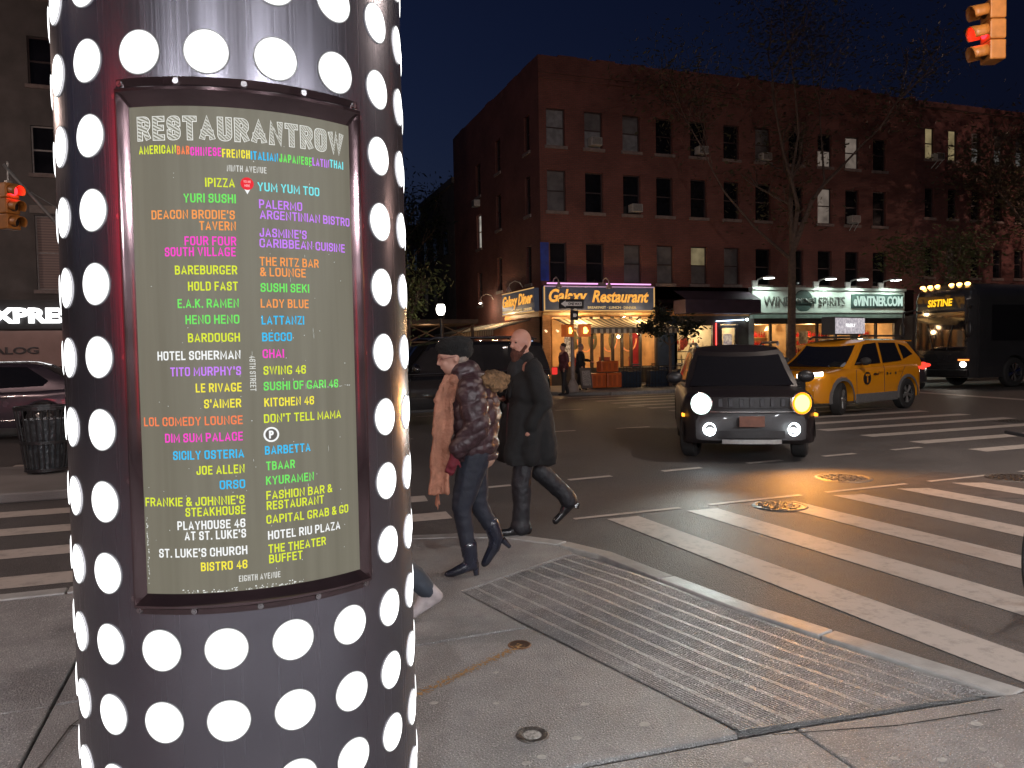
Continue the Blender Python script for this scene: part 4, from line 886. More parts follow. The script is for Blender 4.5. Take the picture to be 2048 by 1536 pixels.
B(22.6,31.0,YB,YB+.14,0,.5).build('stall_riser',DW,wn_); B(22.6,31.0,YB-.001,YB+.139,2.55,2.82).build('transom',DW,wn_)
for a,b in ((22.6,23.5),(23.6,24.5),(24.9,26.2),(26.3,27.3),(27.4,28.3),(28.7,29.8),(29.9,31.0)):
    MB().add([(a,YB+.06,.5),(b,YB+.06,.5),(b,YB+.06,2.55),(a,YB+.06,2.55)],[(0,1,2,3)]).build('glass_pane',GLA,wn_)
for a in (23.5,26.2,27.3,29.8): B(a,a+.1,YB,YB+.12,.5,2.55).build('mullion',DW,wn_)
bm=[mat('bottle_%d'%k,(.1,.1,.1)) for k in range(4)]
for (a,b) in ((22.7,24.4),(25.0,28.2),(28.8,30.9)):
    for z in (.75,1.15,1.55,1.95):
        B(a,b,31.4,31.7,z-.03,z).build('shelf',WOOD,wn_)
        bt=MB(); x=a+.08
        while x<b-.05: 
            hh=rr.uniform(.2,.3); bt.cyl((x,31.5,z),(x,31.5,z+hh*.65),.045,.045,7).cyl((x,31.5,z+hh*.65),(x,31.5,z+hh),.018,.018,6); x+=rr.uniform(.1,.16)
        bt.build('bottle_row',bm[int(z*10)%4],wn_)['kind']='stuff'
for x,z,w,h in ((26.5,1.3,.7,.5),(25.3,1.6,.5,.6),(29.0,1.4,.5,.6),(27.6,1.1,.5,.7)): B(x,x+w,YB+.16,YB+.18,z,z+h).build('window_poster',mat('poster_%d'%int(x),(.6,.5,.35),rough=.6,noise_s=7,noise_a=.6),wn_)
for x in (22.9,24.0): MB().lathe([(.05,.12),(.16,-.05),(.17,-.1)],14,c=(x,30.8,2.35)).build('pendant_shade',mat('lit_shade',(.9,.75,.5),rough=.5,emis=(1,.75,.35),es=1.6,noise_s=3),wn_,smooth=True)
for x,p in ((23.5,60),(26.6,75),(29.8,60)): lamp('interior_light',(x,31.0,2.35),p,(1,.70,.36),wn_,.15)
def flood(x,lab):
    t=thing('fascia_lamp',lab,'wall lamp',(x,YB,4.55),0,'arm lamps lighting the wine shop fascia')
    MB().tube([(0,-.0,-.3),(0,-.1,.05),(0,-.55,.12)],.03,6).build('arm',WHITE,t); B(-.3,-.0,-.1,0,-.3,0).build('junction_box',WHITE,t,bevel=.02)
    MB().lathe([(0,.09),(.12,.08),(.24,.02),(.26,-.02)],18,c=(.06,-.8,.08)).build('shade',WHITE,t,smooth=True)
    MB().cyl((.06,-.8,.03),(.06,-.8,.055),.24,.24,18).build('bulb',emi('flood_bulb',(.92,1,.93),7),t)
    lamp('bulb_glow',(.06,-.8,-.02),120,(.80,1,.88),t,.12,kind='SPOT',size=R_(150),blend=.4)
for x,lab in ((22.75,'leftmost white arm lamp, left of the word WINE'),(26.25,'white arm lamp above the word SPIRITS'),(28.15,'white arm lamp between SPIRITS and the dot com sign'),(30.2,'rightmost white arm lamp above the dot com sign')): flood(x,lab)
# ============================================================ VEHICLES
def wheel(par,x,y,r,w,rimm,spokes=5,steer=0,name='wheel'):
    s=1 if y>0 else -1; e=bpy.data.objects.new(name,None); COL.objects.link(e); e.parent=par; e.location=(x,y,r); e.rotation_euler=(0,0,steer); e.empty_display_size=.1
    M=Matrix.Rotation(R_(-90)*s,4,'X')
    MB().lathe([(r*.62,-w/2),(r*.9,-w/2),(r*.985,-w*.38),(r,-w*.2),(r,w*.2),(r*.985,w*.38),(r*.9,w/2),(r*.66,w/2),(r*.62,w*.42)],36,M).build('tyre',RUBBER,e,smooth=True)
    MB().lathe([(0,-w*.1),(r*.6,-w*.1),(r*.64,w*.40),(r*.60,w*.46),(r*.57,w*.3)],36,M).build('rim_barrel',mat('rim_dark',(.04,.04,.04),rough=.5,metal=.5,noise_s=9),e,smooth=True)
    m=MB(); m.cyl(M@Vector((0,0,w*.2)),M@Vector((0,0,w*.44)),r*.17,r*.13,14)
    for k in range(spokes):
        a=2*math.pi*k/spokes+.3
        for da,ww in ((-.13,.035),(.13,.035)):
            p0=M@Vector((r*.1*math.cos(a),r*.1*math.sin(a),w*.38)); p1=M@Vector((r*.6*math.cos(a+da),r*.6*math.sin(a+da),w*.40)); m.cyl(p0,p1,r*.055,r*.06,6)
    m.build('rim',rimm,e,smooth=True); MB().lathe([(r*.57,w*.38),(r*.64,w*.44),(r*.66,w*.40)],36,M).build('rim_lip',rimm,e,smooth=True)
    return e
def interp(P,x):
    if x<=P[0][0]: return P[0][1]
    for a,b in zip(P[:-1],P[1:]):
        if x<=b[0]: t=(x-a[0])/(b[0]-a[0]); t=t*t*(3-2*t)*.5+t*.5; return a[1]+(b[1]-a[1])*t
    return P[-1][1]
class Car:
    def __init__(s,root,L,W,H,top,xf,xr,cab,paint,wr=.34,sill=.26,clad=None,trimw=.012,tuck=.16,wp=None):
        """top: profile of the lower body; xf/xr wheel positions; cab=(base_front,base_rear,roof_front,roof_rear,belt_front,belt_rear)"""
        s.r=root; s.W=W; s.H=H; s.L=L; s.top=top; s.cab=cab; s.tuck=tuck
        ra=wr+.06; xs=sorted(set([round(-L/2+L*i/90,4) for i in range(91)]+[w+k*ra for w in (xf,xr) for k in (-1,-.97,-.9,-.8,.8,.9,.97,1)]))
        s.hw=lambda x: W/2*(1-.16*max(0,(abs(x)-(L/2-.55))/.55)**2.2)
        rings=[]
        for x in xs:
            e=max(0,(abs(x)-(L/2-.12))/.12); zt=interp(top,x)-.05*e**2; zb=sill+.06*e**2
            for w in (xf,xr):
                if abs(x-w)<ra: zb=max(zb,wr+math.sqrt(ra*ra-(x-w)**2)*.98)
            w=s.hw(x)-.03*e**2; zs=zt-.06
            pts=[(0,zb),(w-.10,zb),(w-.015,zb+.01),(w,zb+.05),(w+.0,max(zb+.06,.62)),(w-.012,max(zb+.07,zs-.10)),(w-.035,max(zb+.08,zs-.02)),(w-.09,max(zb+.09,zs+.035)),(w*.62,zt),(0,zt+.012)]
            bw=lambda yy: -math.copysign(max(0,(abs(x)-(L/2-.6))/.6)**1.5*.25*(abs(yy)/(W/2))**2.5,x)
            rings.append([(x+bw(y),y,z) for y,z in pts]+[(x+bw(y),-y,z) for y,z in pts[-2:0:-1]])
        n=len(rings[0]); m=MB(); vs=[v for r in rings for v in r]
        fs=[(i*n+j,i*n+(j+1)%n,(i+1)*n+(j+1)%n,(i+1)*n+j) for i in range(len(rings)-1) for j in range(n)]
        fs+=[tuple(range(n))[::-1],tuple((len(rings)-1)*n+j for j in range(n))]
        m.add(vs,fs); s.body=m.build('body',paint,root,smooth=True)
        bf,br,rf,rr,zf,zr=cab
        N=28; m=MB(); lv=[0,.25,.5,.75,.9,.97,1.0]
        s.lv=lv
        def ring(t):
            x1=bf+(rf-bf)*t; x0=br+(rr-br)*t; hw=(W/2-.06)-tuck*t-.05*max(0,t-.9)*10*.6; 
            out=[]
            for i in range(12): y=-hw+2*hw*i/11; out.append((x1-.10*(abs(y)/hw)**3-.05*(y/hw)**2+.05,y))
            for i in range(1,11): out.append((x1-.10+(x0+.08-x1+.10)*i/11,hw))
            for i in range(12): y=hw-2*hw*i/11; out.append((x0+.08*(abs(y)/hw)**3,y))
            for i in range(1,11): out.append((x0+.08+(x1-.10-x0-.08)*i/11,-hw))
            return out
        s.ring=ring; rs=[]
        def zat(x,t):
            zb_=zf+(zr-zf)*max(0,min(1,(bf-x)/(bf-br))); roof=H-.05-.07*max(0,(x-(rf-.5))/.5)**2-.05*max(0,((rr+.5)-x)/.5)**2
            return zb_*(1-t)+roof*t+.0
        s.zat=zat
        for t in lv: rs+= [(x,y,zat(x,t)-(.0 if t else .12)) for x,y in ring(t)]
        k=len(ring(0)); fs=[(i*k+j,i*k+(j+1)%k,(i+1)*k+(j+1)%k,(i+1)*k+j) for i in range(len(lv)-1) for j in range(k)]
        m.add(rs,fs)
        # roof skin
        xr0,xr1=rr,rf; hwr=(W/2-.06)-tuck-.03
        last=ring(1.0)
        def roof(u,v):
            y=-hwr+2*hwr*v; x1=rf-.10*(abs(y)/hwr)**3-.05*(y/hwr)**2+.05; x0=rr+.08*(abs(y)/hwr)**3; x=x0+(x1-x0)*u
            return (x,y,zat(x,1.0)+.045*(1-(y/hwr)**2)*min(1,8*u*(1-u)+.0))
        m.grid(roof,16,11); s.cabin=m.build('cabin',paint,root,smooth=True)
    def side_pt(s,x,t,sg,o=.006):
        hw=(s.W/2-.06)-s.tuck*t; return (x,sg*(hw+o),s.zat(x,t))
    def sideglass(s,poly,sg,nm='side_window',mt=DARKGLASS):
        P=[s.side_pt(x,t,sg) for x,t in poly]; m=MB().add(P,[tuple(range(len(P)))[::(1 if sg>0 else -1)]]); return m.build(nm,mt,s.r)
    def front_glass(s,t0=.06,t1=.93,y0=.9,nm='windscreen',mt=DARKGLASS,rear=False,o=.006):
        bf,br,rf,rr,zf,zr=s.cab
        def f(u,v):
            t=t0+(t1-t0)*v; hw=((s.W/2-.06)-s.tuck*t); y=(-1+2*u)*hw*y0
            if not rear: x=bf+(rf-bf)*t-.10*(abs(y)/hw)**3-.05*(y/hw)**2+.05+o
            else: x=br+(rr-br)*t+.08*(abs(y)/hw)**3-o
            return (x,y,s.zat(x,t)+.003)
        return MB().grid(f,12,6).build(nm,mt,s.r,smooth=True)
    def fpt(s,y,z,o=.01,front=True):
        # point on the nose: nose x shrinks with |y|
        x=s.L/2 - .25*(abs(y)/(s.W/2))**2.5; return Vector(((x+o)*(1 if front else -1),y,z))
def seam(c,pts,nm='door_seam',r=.005): return MB().tube(pts,r,4).build(nm,BLACK,c.r)
# ---------- dark small SUV facing the viewer
def paint(nm,col,rough=.22,coat=.9,metal=.0): return mat(nm,col,rough=rough,coat=coat,metal=metal,noise_s=1.5,noise_a=.08)
def small_suv():
    t=thing('parked_car','dark boxy SUV driving toward the viewer with headlight, fog lights and orange turn signal lit','car')
    t.name='suv'
    P=paint('dark_brown_paint',(.014,.011,.012),coat=.12,rough=.42); 
    c=Car(t,4.15,1.86,1.68,[(-2.07,.95),(-1.95,1.02),(.7,1.04),(1.0,1.03),(1.6,1.0),(1.95,.93),(2.075,.80)],1.28,-1.28,(.93,-2.0,.42,-1.75,1.02,1.03),P,wr=.345,sill=.26,tuck=.20)
    c.front_glass(.05,.90,.90); 
    for sg in (-1,1):
        c.sideglass([(.68,.12),(.30,.85),(-.30,.88),(-.30,.10)],sg); c.sideglass([(-.38,.10),(-.38,.88),(-1.15,.86),(-1.2,.10)],sg)
        wheel(t,1.28,sg*.78,.345,.22,CHROME,5,steer=R_(-14)); wheel(t,-1.28,sg*.78,.345,.22,CHROME,5)
        MB().tube([(.62,sg*.82,1.10),(.60,sg*.98,1.14)],.02).ell((.60,sg*1.0,1.16),(.07,.13,.095)).build('door_mirror',BLACK,t,smooth=True)
        MB().tube([(.35,sg*.62,1.655),(.2,sg*.64,1.70),(-1.5,sg*.64,1.70),(-1.65,sg*.62,1.655)],.02).build('roof_rail',STEEL,t,smooth=True)
        # round headlights in chrome bezels
        q=c.fpt(sg*.66,.84,-.0); M=Matrix.Rotation(R_(90),4,'Y')@Matrix.Rotation(R_(0),4,'X'); M=(Matrix.Rotation(sg*R_(24),4,'Z')@Matrix.Rotation(R_(90),4,'Y'))
        MB().lathe([(.10,.0),(.15,.02),(.165,.045),(.15,.05)],28,M,q).build('headlight_bezel',CHROME,t,smooth=True)
        hl=MB().lathe([(0,.060),(.07,.056),(.118,.05)],28,M,q).build('headlight',emi('white_headlight',(.85,1,.95),12) if sg<0 else emi('amber_turn',(1,.46,.06),9),t,smooth=True); MB().lathe([(.118,.05),(.150,.046)],28,M,q).build('headlight_halo',emi('cool_halo',(.75,1,.92),2.5) if sg<0 else emi('amber_halo',(1,.25,.01),2.4),t,smooth=True)  # outer glowing ring added to imitate bloom round the lit lamp
        q2=c.fpt(sg*.56,.48,.01); MB().lathe([(.07,0),(.095,.02),(.09,.04)],24,M,q2).build('fog_light_ring',emi('fog_ring',(.85,.95,1),8),t,smooth=True); MB().ell(q2+Vector((.02,0,-.01)),(.03,.045,.03)).build('fog_light',emi('fog_core',(.9,1,1),26),t,smooth=True)
        q3=c.fpt(sg*.87,.70,.03); B(-.09,.09,-.02,.02,-.02,.02).build('side_marker',emi('amber_marker',(1,.35,.03),2.5),t,loc=(q3.x-.2,sg*.915,.66))
        # wheel arch cladding
        for xw in (1.28,-1.28):
            m=MB(); 
            for a in range(0,180,12):
                a0,a1=R_(a),R_(a+12); r0,r1=.395,.47
                m.add([(xw+r0*math.cos(a0),sg*.915,.345+r0*math.sin(a0)),(xw+r1*math.cos(a0),sg*.912,.345+r1*math.sin(a0)),(xw+r1*math.cos(a1),sg*.912,.345+r1*math.sin(a1)),(xw+r0*math.cos(a1),sg*.915,.345+r0*math.sin(a1))],[(0,1,2,3)])
            m.build('wheel_arch',mat('black_cladding',(.03,.03,.03),rough=.7,noise_s=30),t)
    def noseband(nm,y0,y1,z0,z1,mt,o=.012,n=14):
        return MB().grid(lambda u,v:tuple(c.fpt(y0+(y1-y0)*u,z0+(z1-z0)*v,o)),n,1).build(nm,mt,t,smooth=True)
    noseband('grille_panel',-.52,.52,.78,.93,BLACK,.004)
    for k in range(7):
        y=-.42+.14*k; q=c.fpt(y,.855,.012); B(-.02,.012,-.03,.03,-.055,.055).build('grille_slot',mat('dark_slot',(.05,.05,.055),rough=.4,metal=.5,noise_s=9),t,loc=q,bevel=.005) if k%1==0 else None
    noseband('bumper_line',-.62,.62,.72,.735,CHROME,.03); noseband('lower_grille',-.45,.45,.36,.46,BLACK,.012); noseband('skid_plate',-.4,.4,.28,.34,STEEL,.02)
    pl=noseband('number_plate',-.17,.17,.52,.67,mat('orange_plate',(.20,.07,.035),rough=.4,noise_s=12,noise_a=.3),.035,2)
    MB().tube([(.80,-.35,1.06),(.55,-.1,1.13)],.008).tube([(.80,.3,1.06),(.58,.55,1.12)],.008).build('wiper',BLACK,t)
    B(.25,.3,-.35,-.2,1.15,1.24).build('windscreen_sticker',mat('sticker',(.3,.25,.3),rough=.5,noise_s=9),t)
    lamp('headlight_beam',(2.32,-.62,.84),140,(.85,1,.95),t,.06,'SPOT',rot=aim((0,0,.84),(3,-.2,.95)),size=R_(58),blend=.8)
    lamp('turn_glow',(2.36,.66,.84),200,(1,.38,.05),t,.08,'SPOT',rot=aim((0,0,.84),(3,.6,.0)),size=R_(150),blend=.8)
    for y in (-.6,.6): lamp('fog_glow',(2.3,y,.48),3,(.85,.95,1),t,.05,'SPOT',rot=aim((0,0,.5),(3,0,.1)),size=R_(130),blend=.8)
    return t
suv=small_suv(); suv.location=(7.72,10.75,ZR); suv.rotation_euler=(0,0,math.atan2(-.88,-.50))
# ---------- yellow taxi
def taxi():
    t=thing('taxi','yellow SUV taxi with black T badge and lit roof advertising box turning in the intersection','taxi')
    P=paint('taxi_yellow',(.72,.28,.012)); BC=mat('black_cladding',(.03,.03,.03)); GC=mat('grey_cladding',(.14,.14,.14),rough=.6,noise_s=30)
    c=Car(t,4.6,1.86,1.69,[(-2.3,.95),(-2.2,1.08),(-1.2,1.10),(.75,1.06),(1.1,1.02),(1.8,.97),(2.15,.88),(2.3,.74)],1.36,-1.33,(1.15,-2.22,.40,-1.75,1.04,1.12),P,wr=.36,sill=.28,tuck=.17)
    c.front_glass(.05,.93,.88); c.front_glass(.15,.85,.8,'rear_window',rear=True)
    for sg in (-1,1):
        c.sideglass([(.80,.10),(.24,.88),(-.28,.90),(-.25,.06)],sg); c.sideglass([(-.35,.06),(-.38,.90),(-1.10,.88),(-1.18,.10)],sg); c.sideglass([(-1.27,.16),(-1.22,.84),(-1.5,.74),(-1.75,.38)],sg)
        wheel(t,1.36,sg*.82,.36,.23,STEEL,5,steer=R_(20)); wheel(t,-1.33,sg*.82,.36,.23,STEEL,5)
        MB().tube([(.72,sg*.84,1.12),(.68,sg*1.0,1.15)],.02).ell((.66,sg*1.04,1.17),(.08,.13,.09)).build('door_mirror',BC,t,smooth=True)
        MB().tube([(.30,sg*.62,1.69),(.1,sg*.65,1.74),(-1.5,sg*.65,1.74),(-1.7,sg*.62,1.68)],.02).build('roof_rail',BC,t,smooth=True)
        for xw in (1.36,-1.33):
            m=MB()
            for a in range(-12,192,12):
                a0,a1=R_(a),R_(a+12); r0,r1=.405,.50; y=sg*.945
                q=[(xw+r*math.cos(b),y-(sg*.02 if r==r1 else 0),.36+r*math.sin(b)*.98) for r,b in ((r0,a0),(r1,a0),(r1,a1),(r0,a1))]; m.add(q,[(0,1,2,3)])
            m.build('wheel_arch',GC,t)
        B(-.86,.86,min(sg*.92,sg*.955),max(sg*.92,sg*.955),.24,.44).build('side_skirt',GC,t,bevel=.02)
        for x in (-.30,): seam(c,[(x,sg*.936,.45),(x,sg*.936,.95),(x-.01,sg*.90,1.06)])
        seam(c,[(.82,sg*.936,.45),(.84,sg*.93,.98)]); seam(c,[(-1.0,sg*.932,.75),(-1.2,sg*.928,1.02)])
        for x in (-.15,-1.0): B(x-.09,x+.09,min(sg*.93,sg*.955),max(sg*.93,sg*.955),.90,.93).build('door_handle',P,t,bevel=.008)
        # badge
        M=Matrix.Translation((.42,sg*.944,.78))@Matrix.Rotation(R_(90)*sg*-1,4,'X')
        MB().cyl((.42,sg*.936,.78),(.42,sg*.946,.78),.145,.145,28).build('round_badge',BLACK,t)
        text('T',.17,(.42,sg*.949,.78),P,t,width=.15,bold=.05,rz=0 if sg<0 else math.pi,align='CENTER',name='badge_letter')
        text('NYC TAXI',.055,(.02,sg*.94,.86) if sg<0 else (-.4,sg*.94,.86),BLACK,t,width=.42,rz=0 if sg<0 else math.pi,name='side_lettering') if False else None
        m=MB(); y=sg*.938
        for k,x in enumerate((.13,.06,-.02,-.42,-.55,-.78)): m.add([(x-.03,y,.84),(x+.03,y,.84),(x+.03,y,.90 if k%2 else .88),(x-.03,y,.89)],[(0,1,2,3)])
        m.build('side_marks',BLACK,t)
        # lights
        q=c.fpt(sg*.70,.86,.0)
        MB().grid(lambda u,v:tuple(c.fpt(sg*(.42+.44*u),.83+.09*v+.05*u,.014)+Vector((-.12*u*u,0,0))),6,2).build('headlight',emi('taxi_headlight',(1,.9,.8),7) if sg>0 else mat('lamp_glass',(.35,.33,.3),rough=.1,coat=1,emis=(1,.75,.5),es=.8,noise_s=5),t)
        B(2.02,2.10,min(sg*.62,sg*.74),max(sg*.62,sg*.74),.50,.60).build('fog_lamp',BLACK,t,bevel=.02)
        MB().ell((-2.18,sg*.84,1.0),(.12,.10,.09)).build('tail_light',emi('tail_red',(1,.05,.03),1.6),t,smooth=True)
    MB().grid(lambda u,v:tuple(c.fpt(-.6+1.2*u,.52+.28*v,.012)),12,2).build('grille_panel',BLACK,t)
    for k in range(4): MB().grid(lambda u,v:tuple(c.fpt(-.5+1.0*u,.55+.06*k+.012*v,.03)),10,1).build('grille_bar',GC,t)
    MB().grid(lambda u,v:tuple(c.fpt(-.6+1.2*u,.34+.12*v,.02)),12,1).build('bumper_skid',GC,t)
    B(-2.36,-2.28,-.28,.28,.62,.76).build('number_plate',mat('orange_plate',(.4,.1,.05)),t)
    MB().tube([(-2.0,0,1.62),(-2.28,0,1.60)],.02).box(-2.1,-1.75,-.6,.6,1.60,1.63).build('rear_spoiler',P,t)
    # roof box
    MB().box(.42,.34-.5,-.22,.22,1.70,1.745).build('roof_box_mount',BC,t)
    bx=MB().prism([(-.66,-.16),(-.6,.16),(.6,.16),(.66,-.16)],0,.42).build('roof_box',BC,t,loc=(-.15,0,1.78),bevel=.02)
    for sg in (-1,1):
        p=B(-.60,.60,-.008,.008,-.185,.185).build('advert_panel',emi('advert_light',(.66,.6,.62),1.0,mott=.5,scale=16,col2=(.22,.2,.24)),t,loc=(-.15,sg*.175,1.99),rot=(0,0,0))
        text('FIREFLY',.075,(-.15,sg*.186,2.0),emi('advert_letters',(1,1,1),1.3),t,width=.4,rz=0 if sg<0 else math.pi,align='CENTER',bold=.03,name='advert_letters')
    lamp('headlight_beam',(2.3,.6,.84),10,(1,.9,.8),t,.06,'SPOT',rot=aim((0,0,.84),(3,0,.2)),size=R_(100),blend=.8)
    return t
tx=taxi(); tx.scale=(1.06,1.06,1.06)
hd=Vector((-.965,-.262,0)); a=math.atan2(hd.y,hd.x); tx.rotation_euler=(0,0,a)
# put the near front wheel where it stands on the road
loc=Vector((13.15,14.35,0))-Matrix.Rotation(a,3,'Z')@Vector((1.36*1.06,.82*1.06,0)); tx.location=(loc.x,loc.y,ZR)
# ---------- big black SUV behind the two walkers
def big_suv():
    t=thing('suv','long glossy black SUV passing behind the two pedestrians','car')
    P=paint('gloss_black_paint',(.010,.010,.011),rough=.08); 
    c=Car(t,5.3,2.0,1.90,[(-2.65,1.05),(-2.5,1.15),(1.1,1.14),(1.5,1.12),(2.3,1.06),(2.55,.98),(2.65,.8)],1.75,-1.6,(1.2,-2.55,.55,-2.35,1.14,1.17),P,wr=.40,sill=.32,tuck=.14)
    c.front_glass(); c.front_glass(.15,.85,.85,'rear_window',rear=True)
    for sg in (-1,1):
        c.sideglass([(.92,.12),(.42,.88),(-.30,.90),(-.28,.08)],sg); c.sideglass([(-.40,.08),(-.40,.90),(-1.30,.90),(-1.30,.08)],sg); c.sideglass([(-1.42,.08),(-1.42,.90),(-2.25,.86),(-2.35,.12)],sg)
        wheel(t,1.75,sg*.88,.40,.25,CHROME,6); wheel(t,-1.6,sg*.88,.40,.25,CHROME,6)
        MB().tube([(-2.2,sg*.72,1.90),(-2.0,sg*.72,1.955),(.3,sg*.72,1.955),(.45,sg*.72,1.90)],.02).build('roof_rail',CHROME,t,smooth=True)
        MB().tube([(1.2,sg*1.01,1.15),(-2.4,sg*1.01,1.19)],.012,6).build('chrome_belt_line',CHROME,t)
        MB().tube([(.9,sg*.95,1.2),(.86,sg*1.1,1.24)],.025).ell((.85,sg*1.15,1.27),(.09,.14,.11)).build('door_mirror',P,t,smooth=True)
        for x in (-.1,-1.1): B(x-.1,x+.1,min(sg*1.0,sg*1.03),max(sg*1.0,sg*1.03),1.02,1.05).build('door_handle',CHROME,t,bevel=.008)
        seam(c,[(-.34,sg*1.003,.45),(-.34,sg*1.003,1.05)]); seam(c,[(.95,sg*1.003,.45),(.95,sg*1.003,1.05)])
        B(-2.64,-2.5,min(sg*.90,sg*.985),max(sg*.90,sg*.95),1.05,1.22).build('tail_light',emi('tail_red2',(1,.05,.04),.7),t,bevel=.02)
        B(2.42,2.60,min(sg*.6,sg*.86),max(sg*.6,sg*.86),.86,.96).build('headlight',emi('amber_turn2',(1,.5,.1),10) if sg>0 else emi('fog_ring',(.85,.95,1),8),t,bevel=.02)
        B(-1.1,1.2,min(sg*.92,sg*1.05),max(sg*.92,sg*1.05),.30,.36).build('running_board',BLACK,t,bevel=.01)
    B(2.58,2.68,-.6,.6,.55,.9).build('grille_panel',CHROME,t,bevel=.02); B(-2.70,-2.62,-.26,.26,.6,.74).build('number_plate',mat('orange_plate',(.4,.1,.05)),t)
    lamp('amber_glow',(2.8,.8,.8),8,(1,.5,.1),t,.08)
    return t
bs=big_suv(); bs.location=(4.45,17.7,ZR); bs.rotation_euler=(0,0,R_(182))
# ---------- dark plum sedan at left
def sedan():
    t=thing('sedan','dark plum hatchback waiting at the left picture edge with silver alloy wheel','car')
    P=paint('plum_paint',(.075,.058,.075),rough=.25,metal=.5)
    c=Car(t,4.7,1.85,1.60,[(-2.35,.95),(-2.2,1.06),(-1.0,1.02),(.8,.98),(1.9,.86),(2.25,.76),(2.35,.66)],1.42,-1.35,(1.15,-2.25,.20,-1.35,.98,1.08),P,wr=.35,sill=.24,tuck=.2)
    c.front_glass(); c.front_glass(.1,.9,.85,'rear_window',rear=True)
    for sg in (-1,1):
        c.sideglass([(.75,.10),(.05,.86),(-.35,.88),(-.3,.06)],sg); c.sideglass([(-.4,.06),(-.44,.88),(-1.05,.86),(-1.45,.30),(-1.35,.08)],sg)
        wheel(t,1.42,sg*.82,.35,.22,STEEL,5); wheel(t,-1.35,sg*.82,.35,.22,mat('alloy_bright',(.75,.7,.66),rough=.3,metal=.8,noise_s=9),5)
        seam(c,[(-.36,sg*.93,.4),(-.36,sg*.93,.95)]); B(-.75,-.57,min(sg*.92,sg*.95),max(sg*.92,sg*.95),.86,.89).build('door_handle',CHROME,t,bevel=.008)
        MB().tube([(1.0,sg*.915,.42),(-.9,sg*.93,.40)],.012).build('sill_trim',CHROME,t)
        MB().ell((-2.2,sg*.75,.86),(.15,.14,.05)).build('tail_light',emi('tail_red',(1,.05,.03),1.6),t,smooth=True)
        MB().ell((2.1,sg*.7,.72),(.15,.15,.06)).build('headlight',WHITE,t,smooth=True)
        MB().tube([(.8,sg*.85,1.02),(.75,sg*.98,1.06)],.02).ell((.73,sg*1.02,1.09),(.07,.11,.07)).build('door_mirror',P,t,smooth=True)
    return t
se=sedan(); se.rotation_euler=(0,0,R_(180)); se.location=(-5.15,18.9,ZR)
